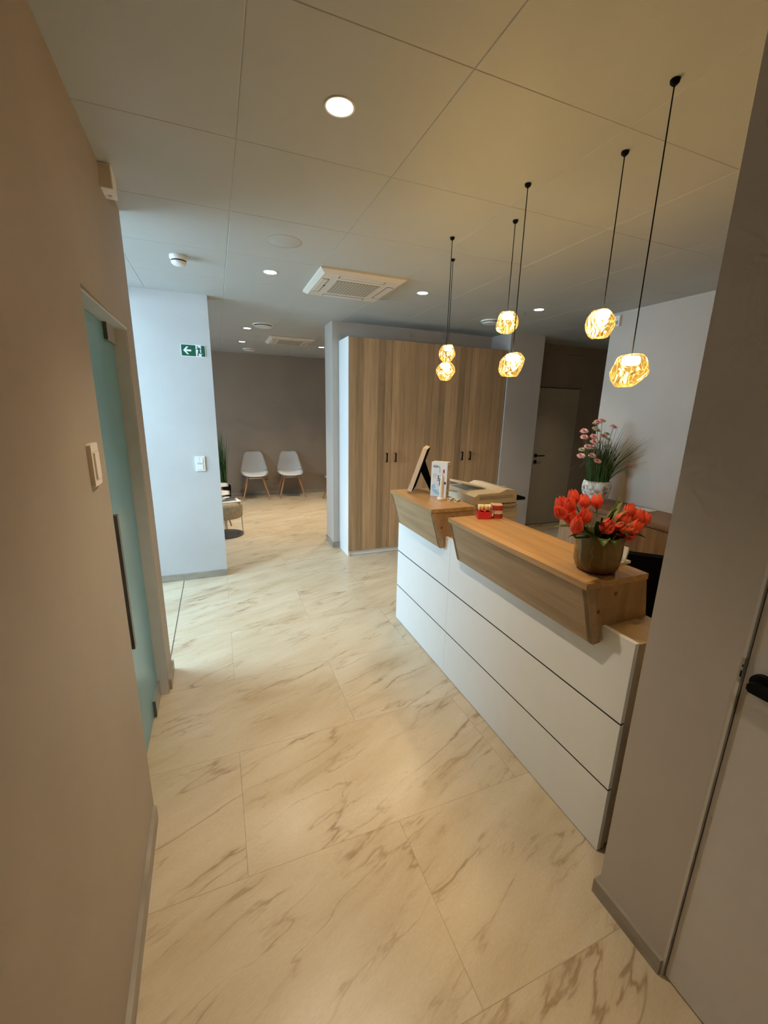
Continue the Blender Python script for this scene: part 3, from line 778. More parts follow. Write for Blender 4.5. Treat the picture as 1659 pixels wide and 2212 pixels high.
PL = [(1.256, 1.011, 1.779, .0505, .054, 'big amber glass pendant hanging lowest and nearest over the tulips', 3),
      (1.421, 1.298, 1.983, .051, .056, 'amber glass pendant on the second cord from the right, beside the grey wall edge', 5),
      (1.256, 1.610, 1.848, .054, .055, 'lower amber glass pendant of the middle pair', 8),
      (1.427, 1.900, 2.087, .052, .055, 'upper amber glass pendant of the middle pair', 11),
      (1.255, 2.206, 1.862, .052, .054, 'lower amber glass pendant of the leftmost pair, before the wardrobe', 14),
      (1.428, 2.488, 2.004, .051, .055, 'upper amber glass pendant of the leftmost pair, before the wardrobe', 17)]
for x, y, z, rx, rz, lab, sd in PL:
    t = thing('pendant_lamp', lab, 'pendant lamp', (x, y, z), group='amber pendants over the desk')
    top = CZ - z
    bm = nb(); add_lathe(bm, [(0, top - .014), (.006, top - .014), (.012, top - .008), (.013, top - .001), (0, top - .001)], 20); obj('ceiling_cap', bm, 'black', t, smooth='auto')
    bm = nb(); add_tube(bm, [(0, 0, top - .012), (0, 0, rz * .80)], .0019, 8); obj('cord', bm, 'black', t, smooth=True)
    bm = rock(sd, rx, rz, .93)
    obj('glass_shade', bm, 'lamp_glass', t, smooth=True)
    bm = nb(); add_lathe(bm, [(0, rz * .84), (rx * .46, rz * .82), (rx * .54, rz * .66), (rx * .46, rz * .36), (0, rz * .30)], 24); obj('light_core', bm, 'led', t, smooth=True)
    li = bpy.data.lights.new('pendant_glow', 'POINT'); li.energy = 4.0; li.color = (1.0, .70, .34); li.shadow_soft_size = .02
    lo = bpy.data.objects.new('pendant_glow', li); COL.objects.link(lo); lo.parent = t; lo.location = (0, 0, -.002)

# ------------------------------------------------------------------ things on the desk
CT = 1.0755
def petal_fn(a, rmax, h, curl, wid):
    def fn(u, v):
        s = (u - .5) * 2
        ww = wid * (1 - .62 * max(0, (v - .55) / .45) ** 2.2)
        ang = a + s * ww
        if v < .42: prof = math.sin(PI / 2 * (.12 + .88 * v / .42))
        else: prof = 1 - .42 * ((v - .42) / .58) ** 1.7
        r = rmax * prof * (1 - .05 * s * s) - curl * v * v
        z = h * (v - .17 * s * s * v ** 3)
        return Vector((r * math.cos(ang), r * math.sin(ang), z))
    return fn

def tulip_head(seed, open_=1.0):
    rnd = random.Random(seed)
    bm = nb()
    for k in range(6):
        inner = k % 2
        a = k * PI / 3 + rnd.uniform(-.08, .08)
        h = .060 * (1 if not inner else 1.0) * rnd.uniform(.94, 1.06)
        rm = (.0245 if not inner else .0215) * open_ * rnd.uniform(.95, 1.06)
        add_grid(bm, petal_fn(a, rm, h, rnd.uniform(-.003, .006), .80), 8, 9)
    add_lathe(bm, [(0, -.002), (.006, 0), (.008, .004)], 10)
    return bm

def orient(d):
    d = Vector(d).normalized()
    return d.to_track_quat('Z', 'Y').to_matrix().to_4x4()

PC = Vector((1.285, 1.047, CT))
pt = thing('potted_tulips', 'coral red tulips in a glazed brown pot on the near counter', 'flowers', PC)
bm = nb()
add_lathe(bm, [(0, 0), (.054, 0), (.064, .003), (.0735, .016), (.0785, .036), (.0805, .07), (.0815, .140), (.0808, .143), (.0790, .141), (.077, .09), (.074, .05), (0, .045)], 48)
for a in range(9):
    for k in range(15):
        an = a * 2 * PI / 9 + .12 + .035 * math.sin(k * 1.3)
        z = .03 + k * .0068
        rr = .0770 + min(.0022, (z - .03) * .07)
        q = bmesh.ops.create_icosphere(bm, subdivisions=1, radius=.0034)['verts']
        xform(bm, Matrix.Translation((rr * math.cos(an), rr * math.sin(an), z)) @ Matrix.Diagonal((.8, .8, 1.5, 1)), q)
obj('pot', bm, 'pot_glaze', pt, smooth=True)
bm = nb(); add_lathe(bm, [(.0765, .110), (.04, .115), (0, .116)], 24); obj('soil', bm, 'soil', pt, smooth=True)
TU = [(1.239, 1.15, 1.336, -.25, .25), (1.297, 1.15, 1.314, -.05, .2), (1.350, 1.14, 1.313, .1, .3), (1.158, 1.12, 1.32, -.35, .2),
      (1.163, 1.09, 1.318, -.25, -.25), (1.112, 1.08, 1.299, -.8, .0), (1.213, 1.06, 1.284, -.05, -.15), (1.153, 1.06, 1.276, -.2, -.2),
      (1.111, 1.0, 1.272, .05, -.2), (1.254, 1.0, 1.258, .1, -.45), (1.376, 1.04, 1.262, .75, -.25), (1.301, .99, 1.247, .35, -.5),
      (1.464, 1.08, 1.282, -.05, .2), (1.485, 1.06, 1.263, .25, .0), (1.53, 1.06, 1.251, .7, .1), (1.397, 1.0, 1.243, .8, -.1), (1.348, .985, 1.225, .9, -.2)]
random.seed(21)
for i, (x, y, z, tx, ty) in enumerate(TU):
    p = Vector((x, y, z)) - PC
    d = Vector((tx, ty, 1)).normalized()
    bm = tulip_head(100 + i, random.uniform(.92, 1.08)); xform(bm, Matrix.Translation(p - d * .030) @ orient(d) @ Matrix.Rotation(random.uniform(0, 6), 4, 'Z'))
    h = obj('tulip_flower', bm, 'petal', pt, smooth=True, normals=False)
    b = p - d * .030
    root = Vector((p.x * .30, p.y * .30, .112))
    c1 = root + Vector((0, 0, .05)) if b.z > .16 else root + Vector((b.x * .2, b.y * .2, .04))
    c2 = b - d * .04
    pts = []
    for k in range(9):
        s = k / 8
        pts.append(root * (1 - s) ** 3 + 3 * c1 * s * (1 - s) ** 2 + 3 * c2 * s * s * (1 - s) + (b + d * .003) * s ** 3)
    bm = nb(); add_tube(bm, pts, .0032, 6); obj('stem', bm, 'tulip_leaf', h, smooth=True)

def leaf(bm, root, mid, tip, w):
    root, mid, tip = Vector(root), Vector(mid), Vector(tip)
    side = (tip - root).cross(Vector((0, 0, 1)))
    side = side.normalized() if side.length > 1e-5 else Vector((1, 0, 0))
    def fn(u, v):
        p = root * (1 - v) ** 2 + 2 * mid * v * (1 - v) + tip * v * v
        s = (u - .5) * 2
        ww = w * math.sin(PI * (.13 + .87 * v)) ** .8 if v < 1 else 0.0004
        return p + side * s * ww + Vector((0, 0, abs(s) ** 1.5 * ww * .45))
    add_grid(bm, fn, 4, 10)
LV = [((-.03, -.01, .115), (-.13, -.02, .195), (-.245, -.015, .190), .017), ((-.02, -.03, .115), (-.11, -.05, .175), (-.205, -.045, .160), .015),
      ((-.03, -.03, .115), (-.07, -.075, .165), (-.085, -.085, .125), .022), ((-.02, -.04, .115), (-.04, -.085, .160), (-.035, -.098, .120), .018),
      ((0, 0, .115), (-.01, -.03, .22), (.015, -.045, .245), .019), ((.005, .0, .115), (.01, -.03, .23), (.045, -.02, .285), .013),
      ((.01, 0, .115), (.03, -.03, .20), (.045, -.065, .185), .020), ((.0, -.02, .115), (-.01, -.075, .19), (.025, -.095, .15), .020),
      ((.01, -.02, .115), (.0, -.07, .175), (-.03, -.09, .165), .016), ((.02, -.02, .115), (.055, -.075, .17), (.125, -.085, .135), .030),
      ((.03, 0, .115), (.12, -.01, .185), (.20, -.035, .150), .017), ((.02, .02, .115), (.08, .03, .20), (.14, .04, .245), .016),
      ((-.02, .02, .115), (-.08, .06, .20), (-.12, .08, .19), .018), ((0, -.03, .115), (.035, -.055, .17), (.055, -.08, .20), .016),
      ((.015, -.01, .115), (.02, -.05, .18), (-.015, -.075, .185), .018), ((.03, .01, .115), (.07, .0, .21), (.10, -.02, .225), .015),
      ((-.01, .0, .115), (-.04, -.03, .20), (-.07, -.05, .20), .018), ((.03, -.02, .115), (.07, -.05, .17), (.09, -.075, .16), .020)]
for a in LV:
    bm = nb(); leaf(bm, *a); obj('leaf', bm, 'tulip_leaf', pt, smooth=True, normals=False)

# white card stand behind the pot
t = thing('card_stand', 'small white card stand half hidden behind the brown tulip pot', 'card stand', (1.452, 1.082, CT), (0, 0, R(4)))
bm = nb(); add_box(bm, -.05, .022, -.034, .05, 0, .010); obj('base', bm, 'white_plastic', t, bev=.0015)
bm = nb(); add_box(bm, -.004, .004, -.034, .05, 0, .062)
xform(bm, Matrix.Translation((-.016, 0, .006)) @ Matrix.Rotation(R(15), 4, 'Y')); obj('upright', bm, 'white_plastic', t, bev=.001)

# tooth models
t = thing('molar_model', 'crimson gum block with ivory molars on the long counter', 'tooth model', (1.322, 1.815, CT), (0, 0, R(-20)))
bm = nb()
def gum(u, v):
    x = -.035 + .07 * u; y = -.021 + .042 * v
    return Vector((x, y, .045 + .005 * math.cos(u * PI * 4) * (1 if v > .2 and v < .8 else -.6)))
n = 24
top = add_grid(bm, gum, n, 6)
bot = [[(-.035, -.021), (.035, -.021)], [(.035, -.021), (.035, .021)], [(.035, .021), (-.035, .021)], [(-.035, .021), (-.035, -.021)]]
add_box(bm, -.0352, .0352, -.0212, .0212, 0, .0405)
obj('gum_block', bm, 'gum', t, smooth='auto', normals=True)
def molar(w, d, h, seed):
    rnd = random.Random(seed); bm = nb()
    bmesh.ops.create_icosphere(bm, subdivisions=3, radius=1)
    for v in bm.verts:
        x, y, z = v.co
        sx = math.copysign(abs(x) ** .62, x); sy = math.copysign(abs(y) ** .62, y)
        k = 0.72 + .28 * (z * .5 + .5)
        zz = z
        if z > .25: zz = .75 + .28 * (math.cos(2 * PI * (x * .5)) * -.5 + math.cos(2 * PI * (y * .5)) * -.5) * .8
        v.co = (sx * w * k, sy * d * k, zz * h)
    return bm
for i, (x, w, h) in enumerate(((-.028, .0075, .019), (-.0125, .0105, .019), (.009, .0115, .018), (.0265, .0085, .019))):
    bm = molar(w, .014, h, i); xform(bm, Matrix.Translation((x, -.001, .062))); obj('tooth', bm, 'tooth', t, smooth=True)
bm = nb(); add_box(bm, .036, .040, -.018, .018, .010, .078); obj('acrylic_plate', bm, 'acrylic', t, bev=.001)
bm = nb(); add_tube(bm, [(.0395, -.0185, .024), (.045, -.0185, .024)], .0075, 12); tag(obj('clear_knob', bm, 'white_plastic', t, smooth='auto'), 'shiny clear knob')

t = thing('denture_model', 'red jaw model with closed white teeth right of the crimson molar block', 'tooth model', (1.402, 1.815, CT), (0, 0, R(-25)))
def arch(r, z0, z1, taper=1.0):
    poly = [(-r, .022)] + [(r * math.cos(a), -.012 + -.022 * abs(math.sin(a)) ** .8) for a in [PI + PI * k / 14 for k in range(15)]] + [(r, .022)]
    bm = nb(); v = add_prism(bm, poly, z0, z1); return bm
bm = arch(.033, 0, .026); obj('lower_gum', bm, 'gum_dark', t, bev=.003)
bm = arch(.034, .046, .071); o = obj('upper_gum', bm, 'gum_dark', t, bev=.003)
bm = arch(.030, .0712, .075); obj('palate_plate', bm, 'gum_pale', o, bev=.002)
for nm, z, flip in (('lower_tooth', .029, 1), ('upper_tooth', .042, -1)):
    for k in range(11):
        a = PI + PI * (k + .5) / 11
        bm = nb(); bmesh.ops.create_icosphere(bm, subdivisions=2, radius=1)
        xform(bm, Matrix.Translation((.029 * math.cos(a), -.009 - .021 * abs(math.sin(a)) ** .8, z)) @ Matrix.Rotation(a, 4, 'Z') @ Matrix.Diagonal((.004, .0042, .0085, 1)))
        obj(nm, bm, 'tooth_white', t, smooth=True)

# toothbrush box, brush and spare heads on the far counter
bx = thing('toothbrush_box', 'tall white and pale blue toothbrush carton on the far counter', 'carton', (1.368, 2.409, CT), (0, 0, R(-46.5)))
bw, bd, bh = .055, .036, .232           # local -y is the front face
bm = nb(); add_box(bm, -bw, bw, 0, 2 * bd, 0, bh); obj('carton', bm, 'box_white', bx, bev=.0006)
bm = nb(); add_box(bm, bw + .0001, bw + .0006, .0008, 2 * bd - .0008, .001, bh - .001); tag(obj('side_print', bm, 'box_side', bx), 'cream side panel')
def flat(name, poly, mat, dep=.0005, y=-.0003):
    bm = nb(); add_prism(bm, poly, y - dep, y, 'y'); return obj(name, bm, mat, bx)
def pill(cx, cz, w, h, n=10):
    r = h / 2
    return [(cx + (w / 2 - r) + r * math.cos(a), cz + r * math.sin(a)) for a in [-PI / 2 + PI * k / n for k in range(n + 1)]] + \
           [(cx - (w / 2 - r) + r * math.cos(a), cz + r * math.sin(a)) for a in [PI / 2 + PI * k / n for k in range(n + 1)]]
sw = [(-.046, .075)] + [(-.050 + .062 * (1 - math.cos(a)), .066 - .046 * math.sin(a) * 1.2) for a in [PI / 2 * k / 10 for k in range(1, 11)]] + [(.012, .026), (-.004, .034), (-.020, .058), (-.028, .085)]
flat('blue_swirl', sw, 'print_blue', .0003)
flat('sky_print', [(-.006, .02), (.018, .02), (.018, .15), (.006, .19), (-.006, .12)], 'print_sky', .0002)
lg = flat('logo_badge', pill(-.026, .203, .036, .015), 'print_navy', .0005)
flat('logo_field', pill(-.026, .203, .032, .0115), 'box_white', .0007, -.0003).parent = lg
text_mesh('Oral-B', .0105, 'logo_text', 'print_navy', lg, Matrix.Translation((-.026, -.0014, .203)) @ Matrix.Rotation(PI / 2, 4, 'X'), .0003, .0002)
flat('picture_brush', pill(.0, .105, .016, .115), 'box_white', .0004, -.0006)
flat('picture_grip', pill(-.003, .125, .008, .036), 'print_navy', .0004, -.0011)
flat('picture_neck', [(-.003, .16), (.003, .16), (.002, .196), (-.002, .196)], 'print_sky', .0004, -.0011)
flat('picture_bristles', pill(.0, .201, .008, .010), 'print_grey', .0004, -.0012)
flat('print_patch', [(.026, .158), (.038, .160), (.038, .186), (.030, .186), (.026, .175)], 'print_red', .0004)
for k, w in enumerate((.026, .022, .024, .016)): flat('print_line', [(-.042, .150 - k * .008), (-.042 + w, .150 - k * .008), (-.042 + w, .1525 - k * .008), (-.042, .1525 - k * .008)], 'print_grey', .0003)
flat('print_square', [(.040, .085), (.050, .085), (.050, .103), (.040, .103)], 'print_navy', .0004)
side = Matrix.Translation((bw + .0009, bd, 0)) @ Matrix.Rotation(PI / 2, 4, 'Z') @ Matrix.Rotation(PI / 2, 4, 'X')
sm = Matrix.Translation((bw + .0006, bd, 0)) @ Matrix.Rotation(PI / 2, 4, 'Z')
bm = nb(); add_prism(bm, pill(0, .203, .028, .013), -.0003, 0, 'y'); xform(bm, sm); ls = obj('side_badge', bm, 'print_navy', bx)
bm = nb(); add_prism(bm, pill(0, .203, .025, .010), -.0006, -.0003, 'y'); xform(bm, sm); obj('side_field', bm, 'box_side', ls)
text_mesh('Oral-B', .0085, 'side_logo_text', 'print_navy', ls, sm @ Matrix.Translation((0, -.0009, .203)) @ Matrix.Rotation(PI / 2, 4, 'X'), .0003, .0002)
text_mesh('iO', .017, 'side_series_text', 'print_navy', ls, sm @ Matrix.Translation((0, -.0004, .184)) @ Matrix.Rotation(PI / 2, 4, 'X'), .0003)
bm = nb(); add_box(bm, -.022, .022, -.0004, 0, .045, .12); xform(bm, sm); obj('side_small_print', bm, 'print_grey', bx)
bm = nb(); add_box(bm, -.022, .004, -.0004, 0, .01, .038); xform(bm, sm); obj('side_small_print', bm, 'print_grey', bx)

tb = thing('electric_toothbrush', 'ivory electric toothbrush standing on a round charger before the carton', 'toothbrush', (1.339, 2.312, CT), (0, 0, R(-46)))
bm = nb(); add_lathe(bm, [(0, 0), (.026, 0), (.028, .003), (.027, .013), (.024, .016), (0, .016)], 32); obj('charger', bm, 'white_plastic', tb, smooth='auto')
bm = nb(); add_lathe(bm, [(.0, .0162), (.013, .0165), (.0142, .05), (.0142, .12), (.0115, .150), (.0095, .156), (0, .157)], 24); h = obj('brush_handle', bm, 'ivory', tb, smooth='auto')
bm = nb(); add_box(bm, -.019, -.0135, -.0035, .0035, .092, .137); obj('grip_button', bm, 'print_navy', h, bev=.002)
bm = nb(); add_lathe(bm, [(.0, .157), (.0042, .157), (.0036, .178), (0, .179)], 14); obj('drive_shaft', bm, 'white_plastic', tb, smooth='auto')

def brush_head(x, y, rz, label):
    t = thing('brush_head', label, 'brush head', (x, y, CT + .0085), (0, PI / 2, rz), group='spare brush heads on the counter')
    bm = nb(); add_lathe(bm, [(.0045, .001), (.0085, 0), (.0085, .022), (.006, .030), (.0045, .052), (.006, .058), (.0, .060)], 18); obj('sleeve', bm, 'white_plastic', t, smooth='auto')
    bm = nb(); add_lathe(bm, [(.0045, .0012), (.0045, .02), (0, .02)], 14); obj('socket', bm, 'gap', t)
    bm = nb(); add_lathe(bm, [(0, 0), (.006, 0), (.006, .008), (0, .008)], 14); xform(bm, Matrix.Translation((.002, 0, .052)) @ Matrix.Rotation(PI / 2, 4, 'X')); obj('bristles', bm, 'print_grey', t)
brush_head(1.366, 2.262, R(35), 'white spare brush head lying nearest the charger')
brush_head(1.388, 2.213, R(33), 'white spare brush head lying nearer the counter edge, right of the other')

# picture frame leaning back on its easel
az = R(33.0); w = Vector((math.sin(az), math.cos(az), 0)); nrm = Vector((math.cos(az), -math.sin(az), 0))
le = R(18); u = Vector((0, 0, math.cos(le))) + nrm * math.sin(le); nb_ = w.cross(u)   # back normal
if nb_.dot(nrm) < 0: nb_ = -nb_
pf = thing('picture_frame', 'pale wooden picture frame on a black easel leg, seen edge on', 'picture frame', (1.232, 2.545, CT))
fm = Matrix((w.to_4d(), u.to_4d(), nb_.to_4d(), (0, 0, 0, 1))); fm.col[3] = (0, 0, 0, 1); 
fm = Matrix(((w.x, u.x, nb_.x, 0), (w.y, u.y, nb_.y, 0), (w.z, u.z, nb_.z, .002), (0, 0, 0, 1)))
FW, FH, FT, FB = .22, .315, .030, .018
bm = nb()
add_box(bm, 0, FB, 0, FH, -FT, 0); add_box(bm, FW - FB, FW, 0, FH, -FT, 0); add_box(bm, FB, FW - FB, 0, FB, -FT, 0); add_box(bm, FB, FW - FB, FH - FB, FH, -FT, 0)
xform(bm, Matrix.Translation((0, 0, FT * math.sin(le))) @ fm); obj('frame', bm, 'frame_wood', pf)
bm = nb(); add_box(bm, FB, FW - FB, FB, FH - FB, -.018, -.012); xform(bm, Matrix.Translation((0, 0, FT * math.sin(le))) @ fm); obj('picture', bm, 'paper', pf)
bm = nb(); add_box(bm, .004, FW - .004, .004, FH - .004, .0005, .004); xform(bm, Matrix.Translation((0, 0, FT * math.sin(le))) @ fm); tag(obj('backing_board', bm, 'black_fabric', pf), 'black backing board')
def bk(h): return fm @ Vector((FW * .45, FH * h, .006)) + Vector((0, 0, FT * math.sin(le)))
a1, a2 = bk(.72), bk(.46)
b1 = Vector((a1.x, a1.y, .001)) + nrm * .082; b2 = b1 - nrm * .030
bm = nb()
q0 = [bm.verts.new(p_ - w * .011) for p_ in (a1, b1, b2, a2)]; q1 = [bm.verts.new(p_ + w * .011) for p_ in (a1, b1, b2, a2)]
bm.faces.new(q0); bm.faces.new(q1[::-1])
for k in range(4): bm.faces.new((q0[k], q1[k], q1[(k + 1) % 4], q0[(k + 1) % 4]))
tag(obj('easel_leg', bm, 'black_fabric', pf), 'black easel leg')

# printer on the work surface behind the far counter
pr = thing('printer', 'cream multifunction printer behind the far counter', 'printer', (1.695, 2.45, .7405))
bm = nb(); add_box(bm, .03, .42, .03, .43, 0, .21); obj('body', bm, 'printer', pr, bev=.008)
bm = nb(); add_box(bm, .012, .385, .008, .44, .214, .238); obj('scanner_bed', bm, 'printer', pr, bev=.006)
bm = nb(); add_prism(bm, [(0, .242), (.375, .242), (.375, .315), (.355, .335), (.28, .345), (.215, .322), (.03, .318), (.0, .30)], 0, .43, 'y'); lid = obj('document_feeder', bm, 'printer', pr, bev=.012)
bm = nb(); add_box(bm, .04, .34, -.0015, .001, .279, .282); add_box(bm, .04, .34, -.0010, .0005, .2825, .305); obj('feeder_groove', bm, 'print_grey', lid)
bm = nb(); add_box(bm, .02, .37, -.0008, .02, .2385, .2415); obj('lid_gap', bm, 'gap', pr)
bm = nb(); add_prism(bm, [(-.02, .372), (.205, .325), (.205, .333), (-.018, .380)], .16, .42, 'y'); obj('feeder_tray', bm, 'printer', lid, bev=.003)
bm = nb(); add_box(bm, .312, .352, .10, .13, .335, .343); obj('feeder_button', bm, 'print_grey', lid)
bm = nb(); add_prism(bm, [(-.11, .315), (.02, .288), (.02, .296), (-.108, .324)], .24, .42, 'y'); obj('side_tray', bm, 'printer', pr, bev=.002)
bm = nb(); add_prism(bm, [(.376, .252), (.475, .252), (.475, .272), (.376, .300)], .02, .36, 'y'); tag(obj('output_tray', bm, 'black', pr, bev=.002), 'black paper tray on the right')
bm = nb(); add_box(bm, .09, .40, .0285, .031, .115, .118); add_box(bm, .09, .40, .0285, .031, .165, .168); obj('panel_groove', bm, 'print_grey', pr)

# black office chair behind the desk's near end
oc = thing('office_chair', 'black office chair behind the desk beside the near right wall', 'office chair', (2.115, 1.495, 0), (0, 0, R(-45)))
bm = nb(); add_box(bm, -.24, .24, -.245, -.185, .50, .957); obj('backrest', bm, 'black_fabric', oc, bev=.02)
bm = nb(); add_box(bm, -.25, .25, -.17, .29, .43, .51); obj('seat', bm, 'black_fabric', oc, bev=.03)
bm = nb(); add_box(bm, -.03, .03, -.25, -.225, .46, .75); add_box(bm, -.03, .03, -.25, .05, .405, .43); obj('back_bracket', bm, 'black', oc, bev=.005)
bm = nb(); add_tube(bm, [(0, 0, .07), (0, 0, .43)], .028, 14); obj('gas_column', bm, 'black', oc, smooth='auto')
for k in range(5):
    a = 2 * PI * k / 5
    bm = nb(); add_tube(bm, [(0, 0, .085), (.28 * math.cos(a), .28 * math.sin(a), .065)], [.03, .016], 8); bl = obj('base_arm', bm, 'black', oc)
    bm = nb(); add_lathe(bm, [(0, -.011), (.027, -.011), (.027, .011), (0, .011)], 16); xform(bm, Matrix.Translation((.28 * math.cos(a), .28 * math.sin(a), .0275)) @ Matrix.Rotation(a, 4, 'Z') @ Matrix.Rotation(PI / 2, 4, 'X')); obj('castor', bm, 'black', bl)

# paper sheet on the sideboard
bm = nb(); add_box(bm, -.055, .055, -.09, .09, 0, .002)
o = obj('paper_sheet', bm, 'paper', loc=(3.41, 2.40, .8475)); o.rotation_euler = (0, 0, R(6)); tag(o, 'white paper sheet lying on the sideboard behind the tulips', 'paper')

# ------------------------------------------------------------------ pink flowers on the sideboard
FC = Vector((3.255, 2.774, .8475))
pk = thing('potted_wildflowers', 'pink flowers and long grass in a mottled white pot on the sideboard', 'flowers', FC)
bm = nb(); add_lathe(bm, [(0, 0), (.062, 0), (.078, .006), (.104, .045), (.121, .10), (.123, .145), (.116, .185), (.109, .197), (.103, .197), (.107, .18), (.114, .14), (.106, .10), (0, .09)], 44); obj('pot', bm, 'pot_crackle', pk, smooth='auto')
bm = nb(); add_lathe(bm, [(.106, .172), (.06, .178), (0, .180)], 24); obj('soil', bm, 'soil', pk, smooth=True)
random.seed(5)
def blade_pts(root, tip, sag):
    pts = []
    for k in range(8):
        s = k / 7
        p = root.lerp(tip, s)
        p.x += (tip.x - root.x) * (s * s - s) * sag; p.y += (tip.y - root.y) * (s * s - s) * sag
        pts.append(p)
    return pts
bm = nb()
for k in range(230):
    a = random.uniform(0, 2 * PI); r0 = .095 * math.sqrt(random.random())
    root = Vector((r0 * math.cos(a), r0 * math.sin(a), .175))
    sp = random.uniform(.5, 1.9); h = random.uniform(.22, .42)
    tip = Vector((root.x * sp + random.uniform(-.04, .04), root.y * sp + random.uniform(-.04, .04), .175 + h))
    add_tube(bm, blade_pts(root, tip, .6), [.0032, .003, .003, .0028, .0025, .002, .0015, .0006], 4)
for k in range(24):
    a = random.uniform(-1.5, .5); r0 = .08
    root = Vector((r0 * math.cos(a), r0 * math.sin(a), .175))
    L_ = random.uniform(.08, .22)
    tip = Vector((min(root.x + L_ * math.cos(a * .7), .235), root.y + L_ * math.sin(a) - .12, .175 + random.uniform(.22, .46)))
    add_tube(bm, blade_pts(root, tip, .8), [.0028, .0028, .0026, .0024, .002, .0016, .0012, .0005], 4)
o = obj('grass_blades', bm, 'grass', pk); o['kind'] = 'stuff'
bm = nb()
for k in range(46):
    a = random.uniform(0, 2 * PI); r0 = .07
    root = Vector((r0 * math.cos(a), r0 * math.sin(a), .175))
    L_ = random.uniform(.05, .22)
    tip = Vector((min(root.x + L_ * math.cos(a), .235), root.y + L_ * math.sin(a), .175 + random.uniform(.32, .55)))
    add_tube(bm, blade_pts(root, tip, .9), [.0013] * 7 + [.0004], 3)
for dx, dy, dz in ((-.50, -.06, .33), (-.35, -.10, .20), (-.30, .05, .16), (-.28, -.12, .30)):
    add_tube(bm, [Vector((-.06, 0, .18)), Vector((dx * .4, dy * .4, .18 + dz)), Vector((dx * .8, dy * .8, .19 + dz)), Vector((dx, dy, .14 + dz))], .0011, 3)
o = obj('dry_blades', bm, 'straw', pk); o['kind'] = 'stuff'
def pompom(seed, r):
    rnd = random.Random(seed); bm = nb()
    for ring, (e, n, rr) in enumerate(((.05, 13, 1.0), (.40, 12, .95), (.80, 10, .82), (1.2, 7, .62))):
        for k in range(n):
            a = 2 * PI * (k + .5 * (ring % 2)) / n + rnd.uniform(-.1, .1)
            d = Vector((math.cos(a) * math.cos(e), math.sin(a) * math.cos(e), math.sin(e) * .8))
            s = Vector((-math.sin(a), math.cos(a), 0)) * r * .24
            p0 = d * r * .15; p1 = d * r * .62 * rr + Vector((0, 0, r * .08)); p2 = d * r * rr * rnd.uniform(.92, 1.12)
            vs = [bm.verts.new(p) for p in (p0, p1 - s, p2 - s * .6, p2 + s * .6, p1 + s)]
            bm.faces.new(vs)
    return bm
PKS = [(3.083, 2.72, 1.404), (3.116, 2.74, 1.575), (2.995, 2.76, 1.494), (3.027, 2.78, 1.44), (3.05, 2.70, 1.452), (3.213, 2.74, 1.45), (3.02, 2.72, 1.362), (3.138, 2.78, 1.349),
       (2.953, 2.72, 1.284), (3.107, 2.74, 1.279), (3.135, 2.70, 1.236), (3.214, 2.78, 1.585), (3.29, 2.72, 1.535), (3.43, 2.62, 1.20)]
for i, (x, y, z) in enumerate(PKS):
    p = Vector((x, y, z)) - FC
    bm = pompom(i, .034); xform(bm, Matrix.Translation(p) @ orient(Vector((p.x * .8, p.y * .8 - .25, .6))))
    f = obj('pink_flower', bm, 'pink', pk, normals=False)
    bm = nb(); add_tube(bm, blade_pts(Vector((p.x * .3, p.y * .3, .175)), p, .5), .0022, 5); obj('flower_stem', bm, 'grass', f)
for i, (x, y, z) in enumerate([(3.10, 2.74, 1.52), (3.15, 2.76, 1.50), (3.13, 2.70, 1.40), (3.30, 2.74, 1.36), (3.22, 2.70, 1.36), (2.985, 2.75, 1.335), (3.25, 2.74, 1.47), (3.16, 2.8, 1.56), (3.32, 2.78, 1.42)]):
    p = Vector((x, y, z)) - FC
    bm = pompom(50 + i, .028); xform(bm, Matrix.Translation(p) @ orient(Vector((p.x * .8, p.y * .8 - .2, .6))))
    f = obj('cream_flower', bm, 'cream_flower', pk, normals=False)
    bm = nb(); add_tube(bm, blade_pts(Vector((p.x * .3, p.y * .3, .175)), p, .5), .002, 5); obj('flower_stem', bm, 'grass', f)

# ------------------------------------------------------------------ exit sign and switches on the pillar wall
es = thing('exit_sign', 'green and white emergency exit sign with arrow on the pale wall', 'exit sign', (-.1415, 4.1335, 2.0985))
def sflat(name, poly, mat, y0, y1, parent=es):
    bm = nb(); add_prism(bm, poly, y0, y1, 'y'); return obj(name, bm, mat, parent)
def rrect(w, h, r, cx=0, cz=0, n=5):
    pts = []
    for sx, sz, a0 in ((1, 1, 0), (-1, 1, PI / 2), (-1, -1, PI), (1, -1, 1.5 * PI)):
        for k in range(n + 1):
            a = a0 + PI / 2 * k / n
            pts.append((cx + sx * (w / 2 - r) + r * math.cos(a), cz + sz * (h / 2 - r) + r * math.sin(a)))
    return pts
sflat('plate', rrect(.196, .099, .008), 'sign_white', -.003, 0)
sflat('green_field', rrect(.186, .090, .004), 'sign_green', -.0042, -.003)
sflat('doorway', [(-.0 + .020, -.046), (.063, -.046), (.063, .045), (.020, .045)], 'sign_white', -.0050, -.0042)
sflat('arrow', [(-.079, 0), (-.052, .031), (-.036, .031), (-.055, .0075), (-.016, .0075), (-.016, -.0075), (-.055, -.0075), (-.034, -.031), (-.050, -.031)], 'sign_white', -.0050, -.0042)
rm = nb(); dep = [0.0]
def solid(poly):
    dep[0] += .00006
    add_prism(rm, poly, -.0054 - dep[0], -.0050, 'y')
